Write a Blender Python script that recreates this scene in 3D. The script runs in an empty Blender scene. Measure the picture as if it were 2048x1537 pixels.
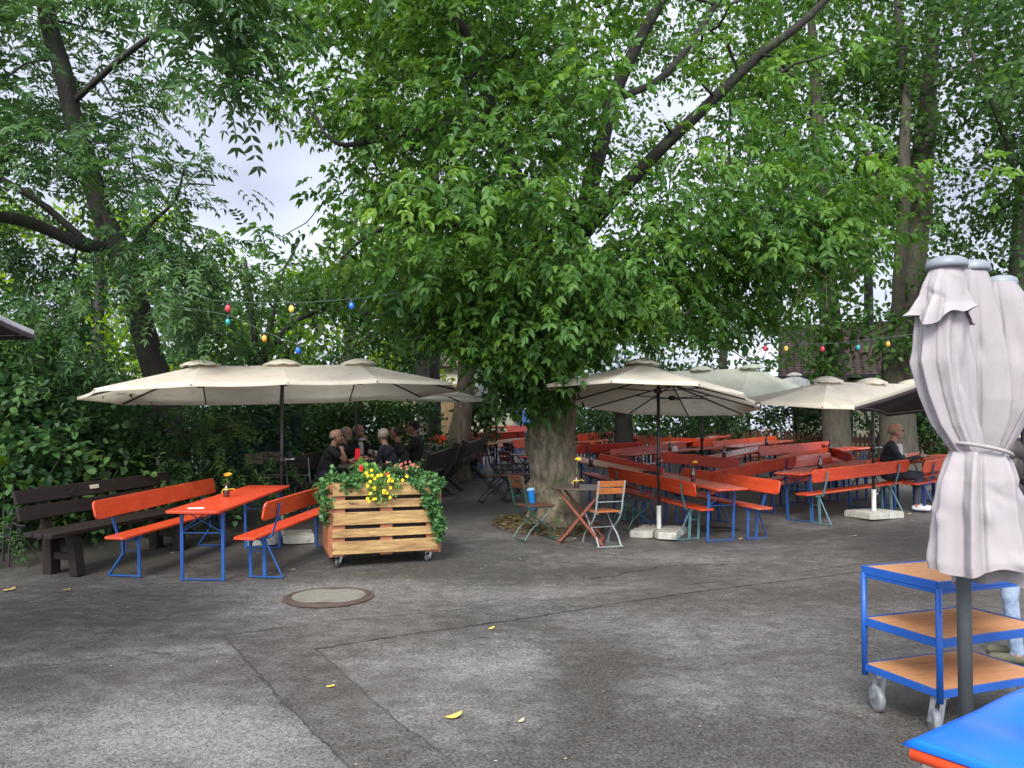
import bpy, math, random
import numpy as np
from mathutils import Vector, Matrix

S = bpy.context.scene
COL = S.collection
PI = math.pi
R = math.radians

# ------------------------------------------------------------------ camera
F = 1500.0; PITCH = R(1.5); HOR = 862.0; CAMH = 1.6
PP = HOR - F * math.tan(PITCH)
cam = bpy.data.cameras.new('camera'); cam_o = bpy.data.objects.new('camera', cam); COL.objects.link(cam_o)
cam.sensor_width = 36; cam.lens = 36 * F / 2048; cam.shift_y = (PP - 768.5) / 2048
cam.clip_start = 0.05; cam.clip_end = 2000
cam_o.location = (0, 0, CAMH); cam_o.rotation_euler = (R(90) + PITCH, 0, 0)
S.camera = cam_o

# ------------------------------------------------------------------ world: overcast sky
SUN_EL, SUN_AZ = R(42), R(196)
w = bpy.data.worlds.new("World"); S.world = w; w.use_nodes = True
nt = w.node_tree; nt.nodes.clear()
sky = nt.nodes.new('ShaderNodeTexSky'); sky.sky_type = 'NISHITA'; sky.sun_disc = False
sky.sun_elevation = SUN_EL; sky.sun_rotation = SUN_AZ; sky.air_density = 1.5; sky.dust_density = 3
tc = nt.nodes.new('ShaderNodeTexCoord')
nz = nt.nodes.new('ShaderNodeTexNoise'); nz.inputs['Scale'].default_value = 2.2; nz.inputs['Detail'].default_value = 6
mp = nt.nodes.new('ShaderNodeMapping'); mp.inputs['Scale'].default_value = (1, 1, 2.6)
cr = nt.nodes.new('ShaderNodeValToRGB')
cr.color_ramp.elements[0].position = .33; cr.color_ramp.elements[0].color = (3.5, 3.85, 4.9, 1)
cr.color_ramp.elements[1].position = .68; cr.color_ramp.elements[1].color = (6.8, 7.1, 8.1, 1)
mx = nt.nodes.new('ShaderNodeMix'); mx.data_type = 'RGBA'; mx.inputs[0].default_value = .93
bg = nt.nodes.new('ShaderNodeBackground'); bg.inputs['Strength'].default_value = 0.09
out = nt.nodes.new('ShaderNodeOutputWorld')
L = nt.links.new
L(tc.outputs['Generated'], mp.inputs[0]); L(mp.outputs[0], nz.inputs['Vector']); L(nz.outputs[0], cr.inputs[0])
# sky brightened overhead and behind the camera, added as fill for the tree shade
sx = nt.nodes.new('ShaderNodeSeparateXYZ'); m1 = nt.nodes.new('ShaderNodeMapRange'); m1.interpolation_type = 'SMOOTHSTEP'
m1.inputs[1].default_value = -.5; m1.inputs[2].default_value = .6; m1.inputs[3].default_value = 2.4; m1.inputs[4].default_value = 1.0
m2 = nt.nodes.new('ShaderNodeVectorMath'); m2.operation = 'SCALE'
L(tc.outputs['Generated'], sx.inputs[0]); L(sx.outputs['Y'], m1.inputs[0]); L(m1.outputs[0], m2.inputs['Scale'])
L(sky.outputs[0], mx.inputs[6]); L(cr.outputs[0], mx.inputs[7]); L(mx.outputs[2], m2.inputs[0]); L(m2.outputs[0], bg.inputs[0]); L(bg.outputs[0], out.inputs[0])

sun = bpy.data.lights.new('sun', 'SUN'); sun.energy = 2.7; sun.angle = R(22); sun.color = (1, .97, .91)
sun_o = bpy.data.objects.new('sun', sun); COL.objects.link(sun_o)
sun_o.rotation_euler = (R(90) - SUN_EL, 0, PI - SUN_AZ)

S.view_settings.view_transform = 'Standard'; S.view_settings.look = 'None'
S.view_settings.exposure = 1.0; S.view_settings.gamma = 1
S.render.engine = 'CYCLES'
S.cycles.max_bounces = 6; S.cycles.diffuse_bounces = 3; S.cycles.transmission_bounces = 4
S.cycles.glossy_bounces = 2; S.cycles.use_denoising = True; S.cycles.caustics_reflective = False; S.cycles.caustics_refractive = False

# ------------------------------------------------------------------ terrain and placing
def terr(x, y):
    y0 = 8.3 + 2.2 * np.exp(-((x - 2.6) / 1.8) ** 2)
    t = (y - y0) / .6
    sp = .6 * np.logaddexp(0, t)
    z = .012 * (np.clip(y, -6, 8) - 8) + .072 * sp
    return 1.7 * np.tanh(z / 1.7)

def ray(px, py):
    X = (px - 1024) / F; Y = (PP - py) / F
    return np.array((X, math.cos(PITCH) - Y * math.sin(PITCH), math.sin(PITCH) + Y * math.cos(PITCH)))
def G(px, py, h=0.0):
    """point of the surface terrain + h seen at a pixel of the photograph"""
    d = ray(px, py); lo, hi = 1.0, None; prev = None
    for t in np.arange(1.0, 60, .1):
        p = d * t; p[2] += CAMH
        if p[2] - float(terr(p[0], p[1])) - h <= 0 if prev is None or prev > 0 else p[2] - float(terr(p[0], p[1])) - h >= 0:
            break
        prev = p[2] - float(terr(p[0], p[1])) - h
    a, b = t - .1, t
    for _ in range(25):
        m = (a + b) / 2; p = d * m; p[2] += CAMH
        v = p[2] - float(terr(p[0], p[1])) - h
        if (v > 0) == (prev > 0): a = m
        else: b = m
    p = d * a; p[2] += CAMH
    return p
def W(px, py, depth):
    d = ray(px, py); d = d / d[1] * depth; return np.array((d[0], depth, d[2] + CAMH))
def proj(p):
    x, y, z = p[0], p[1], p[2] - CAMH
    c, s = math.cos(PITCH), math.sin(PITCH)
    dep = y * c + z * s; up = -y * s + z * c
    return 1024 + F * x / dep, PP - F * up / dep

# ------------------------------------------------------------------ tags, empties, copies
def tag(o, label=None, cat=None, group=None, kind=None):
    if label: o['label'] = label
    if cat: o['category'] = cat
    if group: o['group'] = group
    if kind: o['kind'] = kind
    return o
def empty(name, loc, rot=(0, 0, 0), label=None, cat=None, group=None):
    o = bpy.data.objects.new(name, None); COL.objects.link(o); o.empty_display_size = .1
    o.location = loc; o.rotation_euler = rot
    return tag(o, label, cat, group)
_tree = {}
def copy_tree(o, parent=None):
    c = o.copy(); COL.objects.link(c); setp(c, parent)
    for ch in list(_tree.get(o.name, [])): copy_tree(ch, c)
    return c
def setp(o, parent):
    if parent is not None:
        o.parent = parent; _tree.setdefault(parent.name, []).append(o)

# ------------------------------------------------------------------ materials
MATS = {}
def mat(name, c1, c2=None, rough=.6, scale=8, detail=4, lo=.35, hi=.65, bump=0, bscale=60, metal=0, spec=.5,
        stretch=(1, 1, 1), coat=0, c3=None, s3=40, lo3=.6, hi3=.7, rvar=0, trans=0, ovar=0):
    m = bpy.data.materials.new(name); m.use_nodes = True; MATS[name] = m
    n = m.node_tree.nodes; l = m.node_tree.links.new; b = n['Principled BSDF']
    b.inputs['Roughness'].default_value = rough; b.inputs['Metallic'].default_value = metal
    b.inputs['Specular IOR Level'].default_value = spec; b.inputs['Coat Weight'].default_value = coat
    b.inputs['Base Color'].default_value = (*c1, 1)
    t = n.new('ShaderNodeTexCoord'); oi = n.new('ShaderNodeObjectInfo')
    va = n.new('ShaderNodeVectorMath'); va.operation = 'ADD'
    ml = n.new('ShaderNodeMath'); ml.operation = 'MULTIPLY'; ml.inputs[1].default_value = 37
    l(oi.outputs['Random'], ml.inputs[0]); l(t.outputs['Object'], va.inputs[0]); l(ml.outputs[0], va.inputs[1])
    mp = n.new('ShaderNodeMapping'); mp.inputs['Scale'].default_value = stretch; l(va.outputs[0], mp.inputs[0])
    if c2 is not None:
        nz = n.new('ShaderNodeTexNoise'); nz.inputs['Scale'].default_value = scale; nz.inputs['Detail'].default_value = detail
        nz.inputs['Roughness'].default_value = .65
        l(mp.outputs[0], nz.inputs['Vector'])
        r = n.new('ShaderNodeValToRGB'); r.color_ramp.elements[0].position = lo; r.color_ramp.elements[1].position = hi
        r.color_ramp.elements[0].color = (*c1, 1); r.color_ramp.elements[1].color = (*c2, 1)
        l(nz.outputs[0], r.inputs[0]); last = r.outputs[0]
        if c3 is not None:
            n3 = n.new('ShaderNodeTexNoise'); n3.inputs['Scale'].default_value = s3; n3.inputs['Detail'].default_value = 5
            l(mp.outputs[0], n3.inputs['Vector'])
            mr = n.new('ShaderNodeMapRange'); mr.inputs[1].default_value = lo3; mr.inputs[2].default_value = hi3
            l(n3.outputs[0], mr.inputs[0])
            mx = n.new('ShaderNodeMix'); mx.data_type = 'RGBA'; mx.inputs[7].default_value = (*c3, 1)
            l(mr.outputs[0], mx.inputs[0]); l(last, mx.inputs[6]); last = mx.outputs[2]
        if ovar:
            hv = n.new('ShaderNodeHueSaturation'); mo = n.new('ShaderNodeMapRange'); mo.inputs[3].default_value = 1 - ovar; mo.inputs[4].default_value = 1 + ovar * .6
            l(oi.outputs['Random'], mo.inputs[0]); l(mo.outputs[0], hv.inputs['Value']); l(last, hv.inputs['Color'])
            mh = n.new('ShaderNodeMapRange'); mh.inputs[3].default_value = .506; mh.inputs[4].default_value = .499; l(oi.outputs['Random'], mh.inputs[0]); l(mh.outputs[0], hv.inputs['Hue']); last = hv.outputs[0]
        l(last, b.inputs['Base Color'])
        if rvar:
            mr = n.new('ShaderNodeMapRange'); mr.inputs[3].default_value = rough - rvar; mr.inputs[4].default_value = rough + rvar
            mr.inputs[1].default_value = .3; mr.inputs[2].default_value = .7
            l(nz.outputs[0], mr.inputs[0]); l(mr.outputs[0], b.inputs['Roughness'])
    if bump:
        nb = n.new('ShaderNodeTexNoise'); nb.inputs['Scale'].default_value = bscale; nb.inputs['Detail'].default_value = 5
        l(mp.outputs[0], nb.inputs['Vector'])
        bu = n.new('ShaderNodeBump'); bu.inputs['Strength'].default_value = bump; bu.inputs['Distance'].default_value = .01
        l(nb.outputs[0], bu.inputs['Height']); l(bu.outputs[0], b.inputs['Normal'])
    if trans:
        tr = n.new('ShaderNodeBsdfTranslucent'); ms = n.new('ShaderNodeMixShader'); ms.inputs[0].default_value = trans
        if c2 is not None: l(last, tr.inputs[0])
        else: tr.inputs[0].default_value = (*c1, 1)
        o = n['Material Output']; l(b.outputs[0], ms.inputs[1]); l(tr.outputs[0], ms.inputs[2]); l(ms.outputs[0], o.inputs[0])
    return m

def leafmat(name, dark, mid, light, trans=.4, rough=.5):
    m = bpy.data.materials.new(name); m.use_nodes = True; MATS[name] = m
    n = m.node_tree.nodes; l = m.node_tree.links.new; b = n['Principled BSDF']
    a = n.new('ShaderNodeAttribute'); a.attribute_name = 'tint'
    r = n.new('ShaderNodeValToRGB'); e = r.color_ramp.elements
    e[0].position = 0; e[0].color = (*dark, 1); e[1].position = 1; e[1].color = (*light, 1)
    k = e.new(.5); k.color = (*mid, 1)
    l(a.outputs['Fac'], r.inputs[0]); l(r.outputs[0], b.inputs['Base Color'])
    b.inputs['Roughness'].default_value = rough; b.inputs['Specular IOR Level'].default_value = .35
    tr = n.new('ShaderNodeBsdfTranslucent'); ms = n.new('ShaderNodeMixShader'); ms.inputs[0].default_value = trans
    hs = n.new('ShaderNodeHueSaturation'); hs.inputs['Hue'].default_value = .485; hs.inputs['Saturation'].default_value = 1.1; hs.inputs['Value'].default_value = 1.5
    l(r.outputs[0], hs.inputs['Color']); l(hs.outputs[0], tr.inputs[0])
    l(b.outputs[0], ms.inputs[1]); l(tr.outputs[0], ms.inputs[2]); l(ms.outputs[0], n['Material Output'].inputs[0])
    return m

red = mat('red_paint', (.55, .060, .018), (.45, .042, .014), rough=.32, scale=3, c3=(.66, .16, .09), s3=9, lo3=.6, hi3=.8, bump=.15, bscale=40, rvar=.1, stretch=(1, 5, 5), ovar=.14)
red_shaded = mat('shaded_red_paint', (.50, .042, .020), (.38, .030, .017), rough=.38, scale=4, c3=(.40, .09, .06), s3=11, lo3=.6, hi3=.8, bump=.2, bscale=40, rvar=.1, stretch=(1, 5, 5), ovar=.25)  # darker copy of the bench red, with shade put into its colour
worn = mat('worn_board', (.48, .30, .14), (.30, .13, .06), rough=.45, scale=5, c3=(.35, .05, .03), s3=4, lo3=.52, hi3=.62, bump=.2, stretch=(1, 6, 6))
red_worn = mat('scuffed_red_paint', (.56, .07, .03), (.46, .045, .022), rough=.24, scale=4, c3=(.60, .20, .12), s3=5, lo3=.54, hi3=.7, bump=.2, rvar=.08, stretch=(1, 4, 4), ovar=.2)
blue = mat('blue_steel', (.010, .062, .22), (.016, .085, .28), rough=.42, scale=6, bump=.1)
navy = mat('dark_blue_steel', (.010, .035, .14), (.015, .05, .19), rough=.45, scale=6)
teal = mat('faded_teal_steel', (.09, .19, .20), (.05, .13, .15), rough=.5, scale=9)
darkwood = mat('dark_stained_wood', (.010, .0065, .0055), (.018, .011, .009), rough=.7, spec=.25, scale=4, bump=.4, bscale=30, stretch=(1, 8, 8))
rustic = mat('black_brown_wood', (.014, .010, .009), (.035, .027, .022), rough=.5, scale=4, bump=.5, bscale=25, stretch=(1, 8, 8))
greytop = mat('weathered_grey_wood', (.16, .13, .10), (.09, .07, .055), rough=.5, scale=5, bump=.3, stretch=(1, 8, 8))
pallet = mat('stained_pine', (.45, .29, .105), (.20, .10, .036), rough=.6, scale=2.6, detail=9, lo=.36, hi=.66, bump=.7, bscale=20, stretch=(1, 1, 9), c3=(.10, .05, .025), s3=2.2, lo3=.60, hi3=.70)
pallet2 = mat('stained_pine_dark', (.30, .11, .045), (.22, .075, .03), rough=.6, scale=3, bump=.3, stretch=(1, 9, 9))
soilm = mat('potting_soil', (.02, .014, .01), (.04, .03, .02), rough=.9, scale=30, bump=1)
chrome = mat('zinc_steel', (.55, .57, .60), (.4, .42, .45), rough=.3, scale=20, metal=.9)
rubber = mat('dark_rubber', (.03, .03, .032), (.05, .05, .05), rough=.6, scale=20)
rubber2 = mat('grey_rubber', (.20, .21, .22), (.14, .15, .16), rough=.5, scale=20)
green_m = mat('green_steel', (.010, .045, .030), (.02, .07, .045), rough=.45, scale=12)
grey_m = mat('pale_grey_steel', (.28, .32, .33), (.20, .23, .24), rough=.4, scale=15)
black_m = mat('black_steel', (.012, .012, .014), (.02, .02, .024), rough=.4, scale=15)
oak = mat('orange_slat_wood', (.42, .14, .035), (.30, .085, .025), rough=.42, scale=5, bump=.2, stretch=(1, 8, 8))
brownslat = mat('brown_slat_wood', (.13, .045, .022), (.08, .028, .015), rough=.45, scale=5, bump=.2, stretch=(1, 8, 8))
redwood = mat('red_brown_wood', (.20, .055, .025), (.13, .035, .018), rough=.45, scale=5, bump=.2, stretch=(6, 6, 1))
tabletop_m = mat('speckled_brown_top', (.10, .075, .062), (.06, .045, .038), rough=.4, scale=40, c3=(.16, .13, .11), s3=90)
cream = mat('cream_canvas', (.74, .69, .57), (.68, .62, .50), rough=.85, scale=3, bump=.15, bscale=120, c3=(.50, .45, .36), s3=5, lo3=.58, hi3=.8, trans=.42)
greenish = mat('pale_green_canvas', (.55, .57, .46), (.48, .50, .40), rough=.85, scale=3, trans=.3)
white_c = mat('white_canvas', (.74, .72, .70), (.66, .64, .63), rough=.85, scale=3, trans=.3)
grey_c = mat('aged_grey_canvas', (.36, .325, .33), (.29, .265, .268), rough=.92, scale=2.5, bump=.5, bscale=14, stretch=(1, 1, .5), c3=(.27, .26, .24), s3=22, lo3=.58, hi3=.85, trans=.12)
lining = mat('dark_brown_canvas', (.035, .024, .028), (.05, .035, .038), rough=.9, scale=4)
alu = mat('dark_anthracite_steel', (.075, .085, .092), (.09, .10, .11), rough=.45, scale=20, metal=.2)
capm = mat('grey_plastic_cap', (.16, .18, .20), (.20, .22, .24), rough=.5, scale=10)
concrete = mat('pale_concrete', (.46, .45, .40), (.34, .33, .28), rough=.85, scale=7, bump=.6, bscale=50, c3=(.18, .18, .15), s3=5, lo3=.58, hi3=.72)
white_m = mat('white_tube', (.68, .68, .66), (.6, .6, .57), rough=.5, scale=9)
iron = mat('rusty_cast_iron', (.055, .038, .032), (.085, .056, .044), rough=.6, scale=14, bump=.6, bscale=60)
manconc = mat('aggregate_concrete', (.20, .19, .145), (.13, .125, .10), rough=.85, scale=60, bump=.6, bscale=120, c3=(.13, .12, .10), s3=6, lo3=.55, hi3=.7)
cartblue = mat('cart_blue_paint', (.007, .068, .30), (.010, .085, .36), rough=.42, scale=4, c3=(.03, .06, .16), s3=24, lo3=.66, hi3=.74, bump=.1)
cartwood = mat('beech_laminate', (.58, .28, .125), (.50, .235, .10), rough=.40, scale=3, stretch=(1, 6, 1), c3=(.36, .18, .09), s3=6, lo3=.56, hi3=.8, rvar=.1)
lidblue = mat('glossy_blue_sheet', (.003, .11, .56), (.006, .15, .66), rough=.28, scale=2, bump=.3, bscale=7)
binwhite = mat('off_white_plastic', (.55, .50, .42), (.48, .43, .36), rough=.5, scale=5)
rimred = mat('red_rim_plastic', (.75, .075, .02), rough=.4)
bark = mat('grey_brown_bark', (.26, .215, .15), (.06, .046, .032), rough=.9, scale=7, detail=8, bump=1, bscale=18, stretch=(2.2, 2.2, .6), c3=(.07, .09, .035), s3=3, lo3=.52, hi3=.66)
bark_l = mat('dark_silhouette_bark', (.026, .021, .017), (.013, .011, .009), rough=.85, scale=9, detail=8, bump=1, bscale=20, stretch=(2, 2, 2), c3=(.04, .06, .02), s3=3, lo3=.55, hi3=.7)  # dark limb bark, darkened further to read as silhouettes against the sky
bark_t = mat('greenish_oak_bark', (.085, .074, .054), (.036, .031, .023), rough=.9, scale=7, detail=8, bump=1, bscale=16, stretch=(3, 3, .5), c3=(.045, .058, .025), s3=3.2, lo3=.5, hi3=.75)
bark_d = mat('dark_wet_bark', (.030, .024, .020), (.014, .012, .010), rough=.8, scale=9, detail=8, bump=1, bscale=20, stretch=(2.2, 2.2, .6), c3=(.03, .045, .015), s3=3, lo3=.55, hi3=.7)
bark_r = mat('ridged_brown_bark', (.15, .115, .078), (.04, .03, .022), rough=.9, scale=6, detail=8, bump=1, bscale=14, stretch=(3, 3, .35), c3=(.06, .075, .03), s3=2, lo3=.55, hi3=.7)
glass_b = mat('brown_glass', (.035, .010, .006), rough=.08, spec=.8, coat=.5)
yellow_p = mat('yellow_petals', (.85, .60, .02), (.80, .50, .02), rough=.6, scale=30)
orange_p = mat('orange_petals', (.85, .33, .01), (.80, .26, .01), rough=.6, scale=30)
red_p = mat('red_petals', (.70, .015, .03), (.6, .01, .02), rough=.6, scale=30)
pink_p = mat('pink_petals', (.50, .16, .12), (.42, .12, .10), rough=.6, scale=30)
stemgreen = mat('stem_green', (.09, .16, .03), rough=.6)
picket = mat('brown_picket_wood', (.16, .065, .03), (.10, .04, .02), rough=.8, scale=6, bump=.3, stretch=(6, 6, 1))
plankm = mat('blond_planks', (.42, .29, .14), (.32, .21, .10), rough=.7, scale=5, bump=.3, stretch=(8, 8, 1))
plaster = mat('cream_plaster', (.52, .50, .36), (.46, .44, .32), rough=.9, scale=5, bump=.3)
plaster2 = mat('stone_plinth', (.34, .30, .22), (.26, .23, .17), rough=.9, scale=5, bump=.4)
timber = mat('dark_timber', (.030, .032, .040), (.045, .045, .05), rough=.8, scale=6)
tilem = mat('clay_tiles', (.15, .085, .070), (.085, .055, .048), rough=.85, scale=9, bump=.4, c3=(.05, .055, .04), s3=5, lo3=.5, hi3=.7)
tarp = mat('dark_teal_net', (.006, .045, .038), (.004, .03, .028), rough=.8, scale=4)
tarp_b = mat('blue_tarpaulin', (.05, .14, .36), (.04, .10, .28), rough=.6, scale=3)
housem = mat('distant_wall', (.66, .60, .46), (.60, .54, .42), rough=.9, scale=2)
mesh_g = mat('ribbed_grey_wrap', (.17, .155, .14), (.11, .10, .09), rough=.8, scale=6, stretch=(.3, .3, 9), bump=.6, bscale=20)
paper = mat('printed_card', (.7, .68, .64), rough=.6)
redcard = mat('red_card', (.70, .02, .03), rough=.5)
cup_b = mat('blue_plastic', (.01, .22, .62), rough=.35)
mugm = mat('stoneware', (.42, .42, .36), (.34, .34, .29), rough=.45, scale=12)
plaque = mat('brass_plaque', (.42, .38, .28), (.34, .31, .23), rough=.5, scale=12)
skin_l = mat('lit_skin', (.42, .235, .175), (.36, .19, .14), rough=.55, scale=20)  # lit copy of the skin, without the shade put into the other
skin = mat('skin', (.27, .150, .108), (.22, .12, .085), rough=.55, scale=20)  # skin darkened, the shade over the seated group put into its colour
cl_black = mat('black_cotton', (.010, .010, .012), (.018, .018, .020), rough=.9, scale=15)
cl_navy = mat('navy_wool', (.012, .014, .022), (.02, .022, .032), rough=.9, scale=15)
cl_white = mat('white_shirt', (.62, .60, .64), (.54, .52, .56), rough=.9, scale=15)
cl_grey = mat('grey_sleeve', (.20, .19, .20), (.15, .14, .15), rough=.9, scale=15)
cl_pink = mat('pale_pink_shirt', (.52, .40, .45), (.46, .35, .40), rough=.9, scale=15)
cl_jean = mat('light_blue_denim', (.25, .31, .40), (.15, .20, .29), rough=.9, scale=11, lo=.42, hi=.6)
cl_dkjean = mat('dark_trousers', (.03, .035, .05), (.045, .05, .07), rough=.9, scale=15)
hair_g = mat('grey_hair', (.20, .18, .155), (.13, .12, .10), rough=.8, scale=60)  # grey and white hair are darkened too, for the seated group's shade
hair_w = mat('white_hair', (.30, .265, .21), (.21, .19, .15), rough=.8, scale=60)
hair_d = mat('dark_hair', (.012, .009, .008), (.03, .02, .016), rough=.6, scale=60)
shoe_m = mat('olive_canvas_shoe', (.09, .085, .05), (.06, .06, .04), rough=.8, scale=15)
sole_m = mat('cream_sole', (.62, .60, .48), rough=.7)
eye_m = mat('dark_eye', (.015, .01, .008), rough=.3)

LG = leafmat('maple_leaves', (.028, .084, .020), (.068, .165, .028), (.165, .300, .044), .44)
LA = leafmat('ash_leaves', (.030, .080, .028), (.058, .132, .036), (.115, .210, .052), .40)
LO = leafmat('oak_leaves', (.032, .080, .022), (.062, .140, .030), (.120, .215, .042), .44)
LH = leafmat('hedge_leaves', (.016, .050, .016), (.034, .088, .024), (.080, .150, .036), .3)
LS = leafmat('shrub_leaves', (.020, .055, .020), (.042, .105, .028), (.120, .210, .040), .35)
LY = leafmat('pale_and_backlit_leaves', (.080, .160, .016), (.170, .300, .024), (.320, .430, .035), .55)  # far trees' backlight put into the leaf colour; also light green shoots
LI = leafmat('ivy_leaves', (.040, .115, .045), (.085, .200, .060), (.180, .340, .065), .3)
litter = leafmat('fallen_leaves', (.045, .030, .016), (.12, .085, .035), (.22, .17, .06), .1, .8)
# ------------------------------------------------------------------ mesh builder
class MB:
    def __init__(s): s.v = []; s.f = []; s.m = []; s.M = Matrix.Identity(4); s.mi = 0
    def add(s, vs, fs, mi=None):
        k = len(s.v); s.v += [tuple(s.M @ Vector(v)) for v in vs]
        s.f += [[k + i for i in f] for f in fs]; s.m += [s.mi if mi is None else mi] * len(fs)
    def box(s, c, d, rot=None):
        x, y, z = d[0] / 2, d[1] / 2, d[2] / 2; b = min(.004, x * .3, y * .3, z * .3)
        vs = []; 
        for sz, ins in ((-z, b), (-z + b, 0), (z - b, 0), (z, b)):
            X, Y = x - ins, y - ins
            vs += [(-X, -Y, sz), (X, -Y, sz), (X, Y, sz), (-X, Y, sz)]
        if rot is not None: vs = [tuple(rot @ Vector(v)) for v in vs]
        vs = [(v[0] + c[0], v[1] + c[1], v[2] + c[2]) for v in vs]
        fs = [[3, 2, 1, 0], [12, 13, 14, 15]]
        for r in range(3):
            for i in range(4): j = (i + 1) % 4; fs.append([r * 4 + i, r * 4 + j, r * 4 + 4 + j, r * 4 + 4 + i])
        s.add(vs, fs)
    def bar(s, p, q, w_, t, up=(0, 0, 1)):
        p, q = Vector(p), Vector(q); d = q - p; l = d.length
        if l < 1e-6: return
        d.normalize(); u = Vector(up); a = d.cross(u)
        if a.length < 1e-3: a = d.cross(Vector((1, 0, 0)))
        a.normalize(); b = a.cross(d)
        s.box((p + q) / 2, (w_, l, t), Matrix((a, d, b)).transposed())
    def tube(s, pts, r, n=8, cap=True):
        pts = [Vector(p) for p in pts]; rs = r if isinstance(r, (list, tuple)) else [r] * len(pts)
        vs = []; t0 = (pts[1] - pts[0]).normalized(); a = t0.orthogonal().normalized()
        for i, p in enumerate(pts):
            t = (pts[min(i + 1, len(pts) - 1)] - pts[max(i - 1, 0)])
            t = t.normalized() if t.length > 1e-9 else t0
            a = (a - t * a.dot(t)).normalized(); b = t.cross(a)
            for k in range(n):
                an = 2 * PI * k / n; vs.append(tuple(p + (a * math.cos(an) + b * math.sin(an)) * rs[i]))
        fs = []
        for i in range(len(pts) - 1):
            for k in range(n):
                j = (k + 1) % n; fs.append([i * n + k, i * n + j, i * n + n + j, i * n + n + k])
        if cap: fs += [list(range(n))[::-1], [(len(pts) - 1) * n + k for k in range(n)]]
        s.add(vs, fs)
    def lathe(s, prof, n=16, c=(0, 0, 0)):
        vs = []; fs = []
        for (r, z) in prof:
            for k in range(n):
                an = 2 * PI * k / n; vs.append((c[0] + r * math.cos(an), c[1] + r * math.sin(an), c[2] + z))
        for i in range(len(prof) - 1):
            for k in range(n):
                j = (k + 1) % n; fs.append([i * n + k, i * n + j, i * n + n + j, i * n + n + k])
        fs += [list(range(n))[::-1], [(len(prof) - 1) * n + k for k in range(n)]]
        s.add(vs, fs)
    def slab(s, Lx, Wy, T, r, b=.005, M=None, seg=5):
        """rounded board, centre of its bottom at the origin of M"""
        def ring(l, w_, rr, z):
            o = []
            for cx, cy, a0 in ((l / 2 - rr, w_ / 2 - rr, 0), (-l / 2 + rr, w_ / 2 - rr, 90), (-l / 2 + rr, -w_ / 2 + rr, 180), (l / 2 - rr, -w_ / 2 + rr, 270)):
                for k in range(seg + 1):
                    a = R(a0 + 90 * k / seg); o.append((cx + rr * math.cos(a), cy + rr * math.sin(a), z))
            return o
        vs = ring(Lx - 2 * b, Wy - 2 * b, r - b * .5, 0) + ring(Lx, Wy, r, b) + ring(Lx, Wy, r, T - b) + ring(Lx - 2 * b, Wy - 2 * b, r - b * .5, T)
        n = len(vs) // 4; fs = [list(range(n))[::-1], [3 * n + i for i in range(n)]]
        for q in range(3):
            for i in range(n): j = (i + 1) % n; fs.append([q * n + i, q * n + j, q * n + n + j, q * n + n + i])
        if M is not None: vs = [tuple(M @ Vector(v)) for v in vs]
        s.add(vs, fs)
    def prism(s, poly, z0, z1, M=None):
        n = len(poly); vs = [(x, y, z0) for x, y in poly] + [(x, y, z1) for x, y in poly]
        fs = [list(range(n))[::-1], [n + i for i in range(n)]] + [[i, (i + 1) % n, n + (i + 1) % n, n + i] for i in range(n)]
        if M is not None: vs = [tuple(M @ Vector(v)) for v in vs]
        s.add(vs, fs)
    def build(s, name, mats, parent=None, smooth=False):
        me = bpy.data.meshes.new(name); me.from_pydata(s.v, [], s.f); me.update()
        for m in (mats if isinstance(mats, (list, tuple)) else [mats]): me.materials.append(m)
        me.polygons.foreach_set('material_index', s.m)
        if smooth: me.polygons.foreach_set('use_smooth', [True] * len(s.f))
        o = bpy.data.objects.new(name, me); COL.objects.link(o); setp(o, parent); return o

def catmull(pts, n=6):
    pts = [np.array(p, float) for p in pts]; P = [2 * pts[0] - pts[1]] + pts + [2 * pts[-1] - pts[-2]]; o = []
    for i in range(1, len(P) - 2):
        for k in range(n):
            t = k / n; a, b, c, d = P[i - 1], P[i], P[i + 1], P[i + 2]
            o.append(.5 * (2 * b + (c - a) * t + (2 * a - 5 * b + 4 * c - d) * t * t + (3 * b - 3 * c + d - a) * t ** 3))
    o.append(pts[-1]); return o

# ------------------------------------------------------------------ foliage
def npmesh(name, V, faces_n, idx, material, tint=None, parent=None, smooth=False):
    me = bpy.data.meshes.new(name); nv = len(V); nl = len(idx); nf = len(faces_n)
    me.vertices.add(nv); me.vertices.foreach_set('co', V.astype(np.float32).ravel())
    me.loops.add(nl); me.loops.foreach_set('vertex_index', idx.astype(np.int32))
    me.polygons.add(nf); st = np.concatenate(([0], np.cumsum(faces_n)[:-1]))
    me.polygons.foreach_set('loop_start', st.astype(np.int32)); me.polygons.foreach_set('loop_total', faces_n.astype(np.int32))
    me.update(calc_edges=True)
    if smooth: me.polygons.foreach_set('use_smooth', np.ones(nf, bool))
    if tint is not None:
        a = me.attributes.new('tint', 'FLOAT', 'POINT'); a.data.foreach_set('value', tint.astype(np.float32))
    me.materials.append(material)
    o = bpy.data.objects.new(name, me); COL.objects.link(o); setp(o, parent); return o
def unit(a): return a / np.maximum(np.linalg.norm(a, axis=-1, keepdims=True), 1e-9)

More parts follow.
